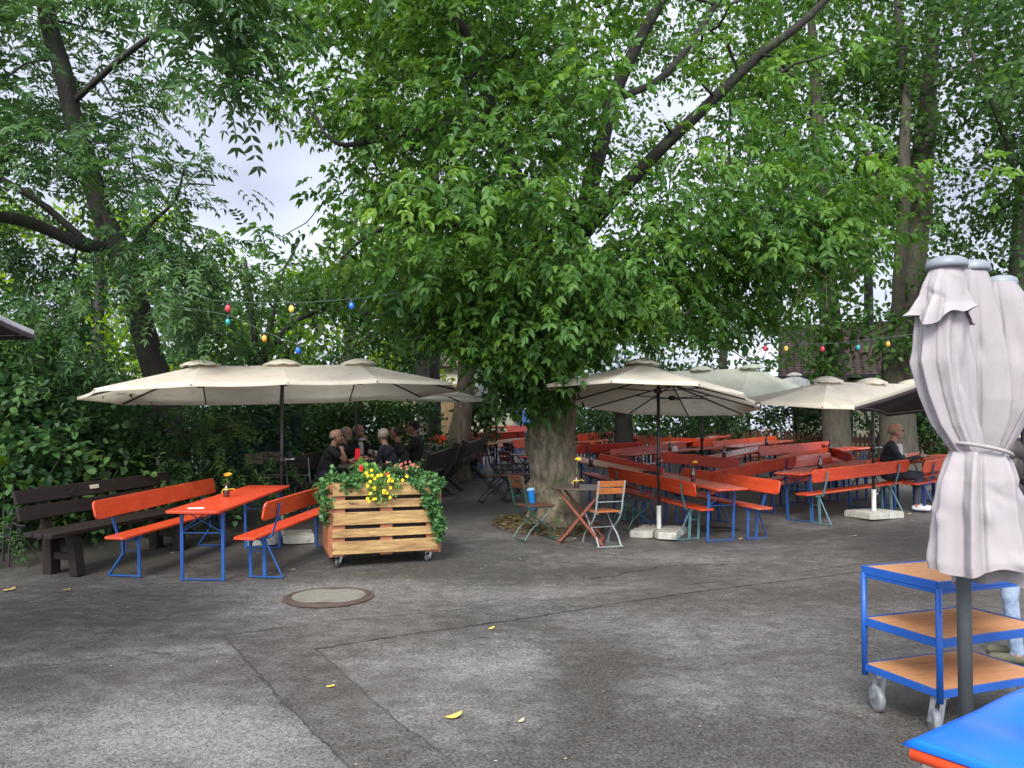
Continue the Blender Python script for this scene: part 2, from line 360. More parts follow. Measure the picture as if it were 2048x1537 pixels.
def sprays(rng, P, D, T, npair, rl, ll, lw, ang=60, droop=.3, hang=.15, jit=.25, terminal=True):
    """compound leaves: leaflets in pairs along a drooping stalk -> (leaves,6,3) and tints"""
    N = len(P); up = np.tile((0, 0, 1.), (N, 1)) + rng.normal(0, .35, (N, 3))
    Sd = unit(np.cross(D, up)); Nn = unit(np.cross(Sd, D)); out = []; tt = []
    rls = rl * rng.uniform(.7, 1.2, (N, 1))
    szs = rng.uniform(.6, 1.25, (N, 1)); Nn = unit(Nn + rng.normal(0, .3, (N, 3)))
    steps = [(j + 1) / (npair + .0) for j in range(npair)]
    def leaf(base, d, n, size, tn):
        wv = unit(np.cross(n, d)); l_ = ll * size; w_ = lw * size; fold = w_ * .22
        b0 = base; tip = base + d * l_ - n * l_ * .12
        l1 = base + d * l_ * .32 + wv * w_ * .5 + n * fold; l2 = base + d * l_ * .68 + wv * w_ * .36 + n * fold * .5
        r1 = base + d * l_ * .32 - wv * w_ * .5 + n * fold; r2 = base + d * l_ * .68 - wv * w_ * .36 + n * fold * .5
        out.append(np.stack((b0, l1, l2, tip, r2, r1), 1)); tt.append(tn)
    ca, sa = math.cos(R(ang)), math.sin(R(ang))
    for j, t in enumerate(steps):
        base = P + D * rls * t - np.array((0, 0, 1.)) * (droop * rls * t * t)
        dd = unit(D - np.array((0, 0, 1.)) * 2 * droop * t)
        sz = szs * rng.uniform(.8, 1.15, (N, 1)) * (1 - .25 * abs(t - .55))
        for sgn in (-1, 1):
            d = unit(dd * ca + Sd * sgn * sa - np.array((0, 0, 1.)) * hang + rng.normal(0, jit * .6, (N, 3)))
            n = unit(Nn + rng.normal(0, jit, (N, 3))); leaf(base, d, n, sz, T + rng.normal(0, .07, N))
    if terminal:
        base = P + D * rls - np.array((0, 0, 1.)) * (droop * rls)
        d = unit(D - np.array((0, 0, 1.)) * (2 * droop + hang) + rng.normal(0, jit * .5, (N, 3)))
        leaf(base, d, unit(Nn + rng.normal(0, jit, (N, 3))), rng.uniform(.9, 1.2, (N, 1)), T + rng.normal(0, .07, N))
    return np.concatenate(out), np.concatenate(tt)
def simple_leaves(rng, P, D, T, ll, lw):
    N = len(P); n = unit(np.tile((0, 0, .8), (N, 1)) + rng.normal(0, .55, (N, 3))); wv = unit(np.cross(n, D))
    l_ = ll * rng.uniform(.7, 1.25, (N, 1)); w_ = lw * rng.uniform(.8, 1.2, (N, 1))
    b0 = P; tip = P + D * l_ - n * l_ * .1
    q = [b0, P + D * l_ * .3 + wv * w_ * .5 + n * w_ * .15, P + D * l_ * .7 + wv * w_ * .38, tip, P + D * l_ * .7 - wv * w_ * .38, P + D * l_ * .3 - wv * w_ * .5 + n * w_ * .15]
    return np.stack(q, 1), T + rng.normal(0, .06, N)
def leafobj(name, A, T, m, parent=None):
    n = len(A); V = A.reshape(-1, 3); base = (np.arange(n) * 6)[:, None]
    idx = (base + np.array((0, 1, 2, 3, 0, 3, 4, 5))).ravel()
    return npmesh(name, V, np.full(2 * n, 4), idx, m, np.repeat(np.clip(T, 0, 1), 6), parent)

def in_poly(x, z, poly):
    ins = np.zeros(len(x), bool); n = len(poly); j = n - 1
    dist = np.full(len(x), 1e9)
    for i in range(n):
        xi, zi = poly[i]; xj, zj = poly[j]
        c = ((zi > z) != (zj > z)) & (x < (xj - xi) * (z - zi) / (zj - zi + 1e-12) + xi); ins ^= c
        dx, dz = xj - xi, zj - zi; t = np.clip(((x - xi) * dx + (z - zi) * dz) / (dx * dx + dz * dz + 1e-12), 0, 1)
        dist = np.minimum(dist, np.hypot(x - xi - t * dx, z - zi - t * dz)); j = i
    return ins, dist

def clumps_in(rng, poly, y0, thick, n, front=0.0, edge=1.4, cluster=True):
    """clump centres inside a crown whose outline (x, z) stands at depth y0 and whose thickness swells inwards"""
    P = np.array(poly); lo, hi = P.min(0), P.max(0); res = []
    while len(res) < n:
        x = rng.uniform(lo[0], hi[0], n * 2); z = rng.uniform(lo[1], hi[1], n * 2)
        ok, d = in_poly(x, z, poly)
        for a, b, q in zip(x[ok], z[ok], d[ok]):
            u = rng.uniform(-1, 1); u = np.sign(u) * abs(u) ** .6
            res.append((a, y0 + front + u * thick * math.sqrt(min(1, q / edge)), b))
            if len(res) >= n: break
    res = np.array(res)
    if cluster and n > 60:      # gather most of them into boughs, leaving hollows between
        k = max(8, n // 8); seeds = res[:k]; m = int(n * .68); who = rng.integers(0, k, m)
        off = rng.normal(0, 1, (m, 3)) * np.array((.46, .40, .17)); off[:, 2] -= .12 * np.hypot(off[:, 0], off[:, 1]); res[k:k + m] = (seeds[who] + off)[:len(res[k:k + m])]
    return res

def grow(rng, mb, skel, C, r0=.030, sides=4):
    """join every clump to the nearest limb point or joined clump by a thin twig"""
    pts = np.array(skel); left = list(range(len(C))); d = np.full(len(C), 1e9); src = np.zeros((len(C), 3))
    for i in range(len(C)):
        q = np.linalg.norm(pts - C[i], axis=1); k = q.argmin(); d[i] = q[k]; src[i] = pts[k]
    depth = np.zeros(len(C)); par = np.zeros(len(C)); done = np.zeros(len(C), bool)
    for _ in range(len(C)):
        dd = np.where(done, 1e9, d); i = int(dd.argmin()); done[i] = True; depth[i] = par[i] + 1
        a, b = src[i], C[i]; ln = np.linalg.norm(b - a)
        mid = (a + b) / 2 + rng.normal(0, .08, 3) * ln + np.array((0, 0, -.06 * ln)); r = max(.006, r0 * .75 ** depth[i])
        mb.tube([a, mid, b], [r * 1.15, r, r * .6], sides, False)
        q = np.linalg.norm(C - b, axis=1) * 1.12; better = (~done) & (q < d)
        d[better] = q[better]; src[better] = b; par[better] = depth[i]

def make_crown(rng, C, centre, rc, ns, style, flat=.55, tintf=None, out=.45):
    """sprays of leaves round the clump centres"""
    N = len(C) * ns; c = np.repeat(C, ns, 0)
    rr = np.repeat(rng.uniform(.7, 1.3, len(C)), ns)[:, None] * rc
    o = unit(rng.normal(0, 1, (N, 3))) * (rng.uniform(0, 1, (N, 1)) ** .45); o[:, 2] *= flat
    P = c + o * rr
    outw = unit(c - centre); D = unit(o * 1.0 + outw * out + rng.normal(0, .3, (N, 3)) - np.array((0, 0, .18)))
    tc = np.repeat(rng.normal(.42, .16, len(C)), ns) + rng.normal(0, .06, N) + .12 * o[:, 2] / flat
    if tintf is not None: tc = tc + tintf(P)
    if style[0] == 'simple':
        k = style[1]; P2 = np.repeat(P, k, 0) + rng.normal(0, style[4], (N * k, 3)); D2 = unit(np.repeat(D, k, 0) + rng.normal(0, .8, (N * k, 3)))
        return simple_leaves(rng, P2, D2, np.repeat(tc, k), style[2], style[3])
    return sprays(rng, P, D, tc, *style[1:])

def prune(C, paths, r):
    """drop the clumps that hang just in front of a limb"""
    keep = np.ones(len(C), bool)
    for path in paths:
        P = np.array(catmull(path, 6))
        k = C[:, None, 0] / C[:, None, 1]; kp = P[None, :, 0] / P[None, :, 1]
        kz = (C[:, None, 2] - CAMH) / C[:, None, 1]; kzp = (P[None, :, 2] - CAMH) / P[None, :, 1]
        d = np.hypot(k - kp, kz - kzp) * P[None, :, 1]; keep &= ~((d < r) & (C[:, None, 1] < P[None, :, 1])).any(1)
    return C[keep]
def wpoly(pts, y0): return [(W(px, py, y0)[0], W(px, py, y0)[2]) for px, py in pts]

from mathutils import noise as mnoise
def limb(mb, pts, radii, rng, n=12, sub=5, gnarl=.06, flare=0, knob=0):
    P = catmull(pts, sub); t = np.linspace(0, len(radii) - 1, len(P)); rs = np.interp(t, range(len(radii)), radii)
    P = [Vector(p) for p in P]; vs = []; a = (P[1] - P[0]).orthogonal().normalized(); ph = rng.uniform(0, 6, 6)
    for i, p in enumerate(P):
        tt = (P[min(i + 1, len(P) - 1)] - P[max(i - 1, 0)]).normalized(); a = (a - tt * a.dot(tt)).normalized(); b = tt.cross(a)
        for k in range(n):
            an = 2 * PI * k / n; s = i / 3.0
            g = 1 + gnarl * (math.sin(3 * an + ph[0] + .5 * s) + .8 * math.sin(5 * an + ph[1] - .7 * s) + .7 * math.sin(2 * an + ph[2] + 1.3 * s)) + rng.normal(0, gnarl * .25)
            if flare and i < sub * 1.0: g *= 1 + flare * (1 - i / sub) ** 2 * (.6 + .4 * math.sin(5 * an + ph[3]))
            pos = p + (a * math.cos(an) + b * math.sin(an)) * rs[i] * g
            if knob:
                q_ = Vector((pos.x, pos.y, pos.z * .8)); kk = mnoise.noise(q_ * 3.2) * .9 + mnoise.noise(q_ * 7) * .6 + mnoise.noise(Vector((q_.x * 18, q_.y * 18, q_.z * 9))) * .32; pos = pos + (pos - p).normalized() * kk * knob
            vs.append(tuple(pos))
    fs = [[i * n + k, i * n + (k + 1) % n, i * n + n + (k + 1) % n, i * n + n + k] for i in range(len(P) - 1) for k in range(n)]
    fs.append([(len(P) - 1) * n + k for k in range(n)]); mb.add(vs, fs)
    return [tuple(p) for p in P]

# ------------------------------------------------------------------ ground
def px_line(pts): return [G(*p) for p in pts]
def ground():
    xs = np.concatenate((np.array([-300, -120, -60, -30, -20, -14]), np.arange(-11, 11.01, .11), np.array([14, 20, 30, 60, 120, 300])))
    ys = np.concatenate((np.array([-300, -100, -30, -10, -4, -1, .5]), np.arange(1.2, 17, .11), np.arange(17.3, 30, .5), np.array([34, 40, 50, 80, 150, 300])))
    X, Y = np.meshgrid(xs, ys); Z = terr(X, np.minimum(Y, 60)); V = np.stack((X, Y, Z), -1).reshape(-1, 3)
    nx, ny = len(xs), len(ys); i = (np.arange(ny - 1)[:, None] * nx + np.arange(nx - 1)).ravel()
    idx = np.stack((i, i + 1, i + nx + 1, i + nx), 1).ravel()
    # dry (light) and damp (dark) patches of the asphalt, real stains with shapes of their own
    def blob(px, py, rx, ry, a, rot=0):
        c = G(px, py); dx, dy = V[:, 0] - c[0], V[:, 1] - c[1]; cs, sn = math.cos(R(rot)), math.sin(R(rot))
        u = dx * cs + dy * sn; v = -dx * sn + dy * cs; return a * np.exp(-(u / rx) ** 2 - (v / ry) ** 2)
    t = np.full(len(V), .42)
    for b in ((658, 1190, .85, .75, .45), (560, 1225, .5, .3, .2), (760, 1165, .6, .3, .25), (200, 1460, .9, .45, .30), (420, 1440, .7, .4, .25), (300, 1500, 1.0, .4, .15),
              (560, 1510, .5, .4, .25), (120, 1320, 1.0, .15, .25, 10), (380, 1297, .6, .12, .3, 12), (720, 1340, .35, .3, .28), (980, 1330, .6, .6, .42), (900, 1420, .3, .3, .2),
              (1100, 1420, .3, .3, .25), (1330, 1290, 1.0, .5, .22), (1430, 1240, .9, .5, .2), (1330, 1380, .6, .3, .2), (1100, 1185, .9, .35, .35, 15), (1400, 1120, 1.6, .5, .28, 5), (960, 1010, .9, 2.0, .28, -5),
              (1600, 1400, .8, .5, .14), (1880, 1250, .6, .6, .1),
              (1185, 1370, .30, 1.0, -.55, -12), (1210, 1300, .4, .5, -.2), (940, 1140, 1.3, .7, -.38), (560, 1150, 1.2, .35, -.2), (300, 1215, 2.0, .5, -.18), (1690, 1190, 1.2, .5, -.3, 10), (1250, 1140, 1.1, .14, -.4, 12),
              (60, 1180, .8, .4, -.15), (1600, 1075, 1.8, .25, -.35, 8), (1290, 1095, .35, .15, -.4), (1480, 1490, .7, .3, -.12), (1700, 1500, .5, .3, -.25), (1720, 1420, .5, .5, -.1), (1060, 1085, .6, .15, -.3),
              (1500, 1030, 1.5, .6, -.1), (150, 1120, 1.6, .7, -.45), (400, 1110, 1.6, .6, -.3), (20, 1380, .4, .5, -.15)):
        t += blob(*b[:4], b[4] * .62, *b[5:])
    o = npmesh('ground', V, np.full((nx - 1) * (ny - 1), 4), idx, None, np.clip(t, 0, 1), None, True); tag(o, kind='structure')
    m = asphalt('asphalt', .058, .165); o.data.materials[0] = m
    return o
def asphalt(name, dark, light, shift=0.0):
    m = bpy.data.materials.new(name); m.use_nodes = True; n = m.node_tree.nodes; l = m.node_tree.links.new; b = n['Principled BSDF']
    g = n.new('ShaderNodeNewGeometry'); at = n.new('ShaderNodeAttribute'); at.attribute_name = 'tint'
    def noise(sc, det=4, ro=.6, st=(1, 1, 1)):
        mp = n.new('ShaderNodeMapping'); mp.inputs['Scale'].default_value = st; l(g.outputs['Position'], mp.inputs[0])
        z = n.new('ShaderNodeTexNoise'); z.inputs['Scale'].default_value = sc; z.inputs['Detail'].default_value = det; z.inputs['Roughness'].default_value = ro
        l(mp.outputs[0], z.inputs['Vector']); return z.outputs[0]
    def math_(op, a, b_=None, c=None):
        k = n.new('ShaderNodeMath'); k.operation = op
        for i, v in enumerate((a, b_, c)):
            if v is None: continue
            if isinstance(v, (int, float)): k.inputs[i].default_value = v
            else: l(v, k.inputs[i])
        return k.outputs[0]
    big = noise(.9, 6, .65); mid = noise(5, 6, .7, (1, 1.6, 1)); fine = noise(55, 3, .85)
    s = math_('MULTIPLY_ADD', math_('SUBTRACT', big, .5), .8, at.outputs['Fac']); s = math_('MULTIPLY_ADD', math_('SUBTRACT', mid, .5), .9, s); s = math_('ADD', s, shift)
    mr = n.new('ShaderNodeMapRange'); mr.interpolation_type = 'SMOOTHSTEP'; mr.inputs[1].default_value = .15; mr.inputs[2].default_value = 1.0; l(s, mr.inputs[0])
    r = n.new('ShaderNodeValToRGB'); e = r.color_ramp.elements; e[0].color = (dark * 1.09, dark, dark * .90, 1); e[1].color = (light * 1.07, light, light * .93, 1)
    k = e.new(.45); k.color = (dark * 1.86, dark * 1.74, dark * 1.60, 1)
    l(mr.outputs[0], r.inputs[0])
    vo = n.new('ShaderNodeTexVoronoi'); vo.inputs['Scale'].default_value = 90; l(g.outputs['Position'], vo.inputs['Vector'])
    sp = n.new('ShaderNodeMapRange'); sp.inputs[1].default_value = .32; sp.inputs[2].default_value = .68; sp.inputs[3].default_value = .15; sp.inputs[4].default_value = 2.0; l(fine, sp.inputs[0])
    hs = n.new('ShaderNodeMix'); hs.data_type = 'RGBA'; hs.blend_type = 'MULTIPLY'; hs.inputs[0].default_value = 1
    cv = n.new('ShaderNodeMath'); cv.operation = 'MULTIPLY_ADD'; l(vo.outputs['Color'], cv.inputs[0]); cv.inputs[1].default_value = .7; l(math_('MULTIPLY', sp.outputs[0], .66), cv.inputs[2])
    cc = n.new('ShaderNodeCombineColor')
    for i in range(3): l(cv.outputs[0], cc.inputs[i])
    l(r.outputs[0], hs.inputs[6]); l(cc.outputs[0], hs.inputs[7]); l(hs.outputs[2], b.inputs['Base Color'])
    ro = n.new('ShaderNodeMapRange'); ro.inputs[3].default_value = .30; ro.inputs[4].default_value = .9; l(mr.outputs[0], ro.inputs[0]); l(ro.outputs[0], b.inputs['Roughness'])
    bu = n.new('ShaderNodeBump'); bu.inputs['Strength'].default_value = .9; bu.inputs['Distance'].default_value = .006
    l(math_('ADD', fine, vo.outputs['Distance']), bu.inputs['Height']); l(bu.outputs[0], b.inputs['Normal'])
    b.inputs['Specular IOR Level'].default_value = .35
    return m
ground()
def resample(P, n):
    P = np.array(P); d = np.concatenate(([0], np.cumsum(np.linalg.norm(np.diff(P, axis=0), axis=1)))); t = np.linspace(0, d[-1], n)
    return np.stack([np.interp(t, d, P[:, i]) for i in range(3)], 1)
rg = np.random.default_rng(5)
def sheet(name, A, B, m, lift, n=60, wob=.012, tint=.4):
    A = resample(A, n); B = resample(B, n); K = 6; rows = []
    for k in range(K + 1):
        q = A + (B - A) * k / K
        if k in (0, K): q[:, :2] += rg.normal(0, wob, (n, 2))
        q[:, 2] = terr(q[:, 0], q[:, 1]) + lift; rows.append(q)
    V = np.concatenate(rows); i = (np.arange(K)[:, None] * n + np.arange(n - 1)).ravel(); idx = np.stack((i, i + n, i + n + 1, i + 1), 1).ravel()
    return npmesh(name, V, np.full(K * (n - 1), 4), idx, m, np.full(len(V), tint), None, True)
OUT_R = [(445, 1272), (700, 1240), (1024, 1210), (1250, 1184), (1450, 1163), (1715, 1130), (1860, 1112), (2048, 1090)]
IN_R = [(630, 1300), (830, 1268), (1024, 1242), (1230, 1208), (1400, 1184), (1715, 1146), (1860, 1130), (2048, 1108)]
OUT_D = [(445, 1272), (560, 1400), (700, 1537), (840, 1690)]; IN_D = [(630, 1300), (760, 1415), (900, 1530), (1090, 1690)]
trench = asphalt('trench_asphalt', .056, .15, -.02)
tag(sheet('asphalt_patch', px_line(OUT_R), px_line(IN_R), trench, .004, 90, .012, .46), kind='structure')
tag(sheet('asphalt_patch', px_line(OUT_D), px_line(IN_D), trench, .0045, 50, .012, .42), kind='structure')
tar = mat('tar_seam', (.024, .022, .019), (.050, .045, .040), rough=.6, scale=20)
def seam(pts, wd=.022, amp=.02):
    P = resample(px_line(pts), 90); d = np.gradient(P, axis=0); nrm = unit(np.stack((-d[:, 1], d[:, 0], d[:, 2] * 0), 1))
    j = np.convolve(rg.normal(0, amp * .55, 98), np.ones(9) / 3.5, 'valid'); ww = wd * .42 * (.3 + np.abs(rg.normal(.4, .5, 90)))
    A = P + nrm * (j + ww / 2)[:, None]; B = P + nrm * (j - ww / 2)[:, None]
    for q in (A, B): q[:, 2] = terr(q[:, 0], q[:, 1]) + .008
    V = np.concatenate((A, B)); i = np.arange(89); idx = np.stack((i, i + 90, i + 91, i + 1), 1).ravel()
    tag(npmesh('asphalt_seam', V, np.full(89, 4), idx, tar), kind='structure')
seam(OUT_R); seam(IN_R, .014); seam(OUT_D, .024); seam(IN_D, .016)
seam([(-20, 1345), (180, 1322), (300, 1308), (420, 1300)], .02, .05); seam([(75, 1172), (300, 1150), (530, 1100), (655, 1092)], .02, .03)
seam([(885, 1092), (1040, 1080), (1240, 1112), (1330, 1098)], .02, .04); seam([(1180, 1160), (1330, 1132), (1460, 1130)], .05, .06)
seam([(1500, 1085), (1640, 1062), (1800, 1048), (1870, 1050)], .02, .04)
# ------------------------------------------------------------------ trees
def tree(name, label, cat, group=None):
    return empty(name, (0, 0, 0), label=label, cat=cat, group=group)
def px_path(pts): return [W(*p) for p in pts]

# --- the big ash-leaved maple in the middle
rng = np.random.default_rng(11)
base = G(1108, 1052); D0 = base[1]
T = tree('maple_tree', 'huge maple with a gnarled mossy trunk in the middle of the beer garden', 'tree')
mb = MB(); sk = []
sk += limb(mb, [base + np.array((0, 0, -.15)), base + np.array((0, 0, .25)), W(1110, 960, D0), W(1102, 880, D0), W(1105, 800, D0), W(1112, 700, D0 + .1), W(1122, 600, D0 + .1), W(1135, 510, D0 + .1)], [.46, .40, .385, .35, .31, .30, .28, .25], rng, 64, 16, .06, .35, .075)
ml = MB()
sk += limb(ml, px_path([(1132, 540, D0), (1160, 470, D0 - .2), (1230, 395, D0 - .6), (1320, 300, D0 - .9), (1410, 215, D0 - 1.1), (1520, 110, D0 - 1.4), (1600, 50, D0 - 1.6), (1680, -30, D0 - 1.8), (1780, -140, D0 - 2)]), [.2, .15, .115, .09, .078, .066, .052, .04, .03], rng, 10)
sk += limb(ml, px_path([(1128, 560, D0), (1165, 430, D0 - .1), (1200, 300, D0 - .4), (1230, 190, D0 - .6), (1275, 90, D0 - .8), (1330, -10, D0 - 1), (1400, -140, D0 - 1.2)]), [.2, .145, .115, .10, .085, .07, .05], rng, 10)
sk += limb(ml, px_path([(1230, 200, D0 - .6), (1330, 150, D0 - .2), (1420, 30, D0 + .3), (1470, -60, D0 + .6)]), [.06, .05, .045, .03], rng, 8)
sk += limb(ml, px_path([(1118, 620, D0), (1070, 540, D0 + .2), (1010, 500, D0 + .1), (960, 420, D0 - .3), (920, 330, D0 - .5)]), [.17, .13, .11, .08, .04], rng, 10)
sk += limb(ml, px_path([(1125, 570, D0), (1050, 400, D0 - .3), (1005, 280, D0 - .7), (965, 160, D0 - 1.0), (930, 60, D0 - 1.3), (830, -20, D0 - 1.6), (760, -80, D0 - 1.8)]), [.16, .12, .09, .08, .07, .06, .04], rng, 10)
sk += limb(ml, px_path([(985, 240, D0 - .8), (900, 250, D0 - .9), (800, 270, D0 - 1.2), (690, 290, D0 - 1.4), (640, 260, D0 - 1.5)]), [.06, .05, .04, .035, .02], rng, 8)
sk += limb(ml, px_path([(1125, 560, D0), (1240, 490, D0 + .4), (1360, 480, D0 + .3), (1500, 500, D0), (1600, 560, D0)]), [.1, .07, .055, .045, .03], rng, 8)
sk += limb(ml, px_path([(1060, 530, D0 + .2), (940, 470, D0 - .5), (840, 440, D0 - .9), (740, 470, D0 - 1), (680, 520, D0 - 1)]), [.07, .05, .04, .03, .02], rng, 8)
sk += limb(ml, px_path([(1108, 700, D0), (1000, 640, D0 - .7), (900, 640, D0 - 1.2), (830, 680, D0 - 1.4)]), [.08, .05, .04, .02], rng, 8)
sk += limb(ml, px_path([(1120, 660, D0), (1190, 620, D0 - .8), (1290, 610, D0 - 1.0), (1400, 640, D0 - 1)]), [.07, .05, .04, .02], rng, 8)
outer = [(520, -260), (575, 0), (610, 150), (700, 300), (745, 420), (735, 500), (720, 560), (750, 620), (850, 680), (960, 720), (1050, 770), (1150, 740), (1200, 690), (1300, 665), (1440, 695), (1500, 660), (1600, 650), (1680, 580), (1720, 480), (1680, 330), (1560, 190), (1640, 60), (1760, -60), (1800, -260)]
C1 = clumps_in(rng, wpoly(outer, D0), D0, 3.0, 980, -.2)
leftp = [(630, 0), (720, 300), (745, 480), (770, 620), (900, 690), (1050, 760), (1180, 700), (1250, 640), (1200, 400), (1120, 120), (1040, 0), (1000, -250), (580, -250)]
C2 = clumps_in(rng, wpoly(leftp, D0 - .6), D0 - .6, 2.6, 760, -.2)
lowp = [(760, 560), (850, 650), (950, 710), (1040, 775), (1110, 770), (1180, 700), (1290, 655), (1420, 680), (1480, 620), (1300, 560), (1100, 520), (900, 520)]
C3 = clumps_in(rng, wpoly(lowp, D0 - 1.0), D0 - 1.0, 1.2, 280)
rightp = [(1290, 380), (1450, 360), (1600, 390), (1690, 480), (1670, 580), (1560, 640), (1440, 600), (1330, 520)]
C4 = clumps_in(rng, wpoly(rightp, D0 - .8), D0 - .8, 1.0, 150)
low2 = wpoly([(980, 720), (1010, 760), (1060, 790), (1110, 780), (1140, 750), (1080, 690)], D0 - .9); C5 = clumps_in(rng, low2, D0 - .75, .3, 34, 0, .5)
tip = np.array([W(1045, 785, D0 - .8), W(1085, 800, D0 - .75)])
C = np.concatenate((C1, C2, C3, C4))
lim = np.array([proj(c)[1] < np.interp(proj(c)[0], [700, 850, 960, 1030, 1120, 1200, 1300, 1440, 1600, 1700], [600, 640, 680, 745, 750, 665, 635, 665, 640, 560]) for c in C])     # lowest boughs are lopped above the parasols
C = np.concatenate((C[lim], C5, tip))
C = prune(C, [px_path([(1250, 380, D0), (1320, 300, D0 - .9), (1410, 215, D0 - 1.1), (1520, 110, D0 - 1.4), (1600, 50, D0 - 1.6)]), px_path([(1200, 300, D0 - .4), (1230, 190, D0 - .6), (1275, 90, D0 - .8), (1330, -10, D0 - 1)]), px_path([(990, 220, D0 - .8), (965, 160, D0 - 1.0), (930, 60, D0 - 1.3)]), px_path([(1130, 470, D0), (1190, 430, D0)])], .22)
grow(rng, ml, sk[::2], C, .034)
mb.build('trunk', bark, T, True); ml.build('limb', bark_l, T, True)
ctr = np.array((base[0], D0, 5.2))
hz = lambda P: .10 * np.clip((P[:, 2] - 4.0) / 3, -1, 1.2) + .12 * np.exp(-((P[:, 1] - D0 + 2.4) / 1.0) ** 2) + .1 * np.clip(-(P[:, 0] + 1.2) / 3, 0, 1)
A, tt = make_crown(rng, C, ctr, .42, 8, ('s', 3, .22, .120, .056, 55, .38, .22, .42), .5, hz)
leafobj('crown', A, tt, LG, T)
# orange-red tip foliage is absent; a few bare hanging twigs on the right
mt = MB()
for k in range(5):
    a = W(1590 + 12 * k, 530 + rng.uniform(-8, 8), D0 - 1.3); b = a + np.array((rng.uniform(-.3, .6), 0, -rng.uniform(.3, .8)))
    mt.tube([a, (a + b) / 2 + np.array((.12, 0, .1)), b], [.008, .006, .004], 4)
mt.build('bare_twig', mat('pale_twig', (.20, .18, .07), rough=.8), T)

# --- ash tree on the left
rng = np.random.default_rng(21)
T = tree('ash_tree', 'leaning ash tree with feathery dark leaves rising behind the dark wooden bench on the left', 'tree')
mb = MB(); d1 = 11.6; g0 = W(350, 960, d1); g0[2] = terr(g0[0], d1) - .1
sk = limb(mb, [g0, W(352, 900, d1), W(338, 820, d1), W(305, 720, d1 - .2), (W(280, 640, d1 - .4)), W(262, 570, d1 - .5), W(232, 490, d1 - .6), W(205, 430, d1 - .7), W(178, 330, d1 - .9), W(146, 230, d1 - 1.1), W(128, 150, d1 - 1.3), W(100, 60, d1 - 1.5), W(82, -40, d1 - 1.8), W(60, -160, d1 - 2)], [.24, .22, .205, .19, .18, .17, .17, .15, .13, .125, .12, .11, .10, .07], rng, 16, 5, .05, .2)
sk += limb(mb, px_path([(228, 492, d1 - .6), (170, 492, d1 - .9), (100, 462, d1 - 1.2), (40, 440, d1 - 1.5), (-40, 428, d1 - 1.8), (-140, 400, d1 - 2)]), [.10, .095, .085, .08, .07, .05], rng, 10)
sk += limb(mb, px_path([(175, 488, d1 - .8), (110, 430, d1 - 1), (60, 392, d1 - 1.2), (0, 355, d1 - 1.4), (-80, 300, d1 - 1.6)]), [.06, .05, .045, .04, .03], rng, 8)
sk += limb(mb, px_path([(240, 520, d1 - .6), (300, 450, d1 - .9), (350, 400, d1 - 1), (370, 330, d1 - 1.2)]), [.05, .035, .02, .012], rng, 8)
sk += limb(mb, px_path([(140, 210, d1 - 1.1), (240, 120, d1 - 1.8), (330, 60, d1 - 2.6), (450, 40, d1 - 3.4)]), [.05, .04, .03, .02], rng, 8)
sk += limb(mb, px_path([(270, 590, d1 - .5), (350, 560, d1 - 1.2), (430, 540, d1 - 1.6)]), [.04, .03, .02], rng, 6)
pl = [([(-120, -150), (60, -80), (300, 0), (300, 90), (240, 180), (190, 240), (260, 300), (330, 290), (360, 350), (340, 420), (290, 500), (160, 540), (-80, 540)], d1 - .8, 1.8, 360),
      ([(-100, 150), (60, 200), (120, 300), (230, 330), (330, 370), (330, 450), (250, 460), (60, 360), (-100, 330)], d1 - 2.4, .8, 90),
      ([(180, 500), (330, 480), (440, 510), (460, 580), (380, 640), (300, 640), (250, 560), (150, 560)], d1 - 2.0, .8, 80),
      ([(-60, 570), (80, 600), (220, 640), (200, 730), (120, 760), (-60, 780)], d1 - 1.6, 1.1, 90),
      ([(230, 650), (310, 640), (345, 690), (330, 740), (270, 740), (240, 700)], d1 - 1.8, .3, 10)]
C = np.concatenate([clumps_in(rng, wpoly(p, y), y, th, n) for p, y, th, n in pl])
near = [clumps_in(rng, wpoly(p, y), y, th, n, 0, .5) for p, y, th, n in (
    ([(300, -60), (560, -60), (530, 40), (500, 90), (430, 110), (380, 80), (300, 10)], 7.2, .8, 52), ([(420, 120), (520, 130), (515, 175), (470, 195), (430, 190)], 7.0, .3, 12),
    ([(-60, -60), (60, -60), (70, 40), (0, 60), (-60, 60)], 8.5, .6, 18))]
C = np.concatenate([C] + near)
C = prune(C, [px_path([(146, 230, d1 - 1.1), (128, 150, d1 - 1.3), (100, 60, d1 - 1.5), (82, -40, d1 - 1.8)]), px_path([(228, 492, d1 - .6), (170, 492, d1 - .9), (100, 462, d1 - 1.2), (40, 440, d1 - 1.5), (-40, 428, d1 - 1.8)]), px_path([(110, 430, d1 - 1), (60, 392, d1 - 1.2), (0, 355, d1 - 1.4)]), px_path([(300, 700, d1), (280, 640, d1 - .4), (265, 590, d1 - .5)]), px_path([(232, 480, d1 - .6), (205, 430, d1 - .7)])], .40)
grow(rng, mb, sk[::2], C, .022); mb.build('trunk', bark_d, T, True)
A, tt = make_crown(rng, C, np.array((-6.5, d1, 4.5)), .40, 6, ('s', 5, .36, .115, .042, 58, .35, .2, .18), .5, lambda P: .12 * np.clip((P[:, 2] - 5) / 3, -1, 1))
leafobj('crown', A, tt, LA, T)

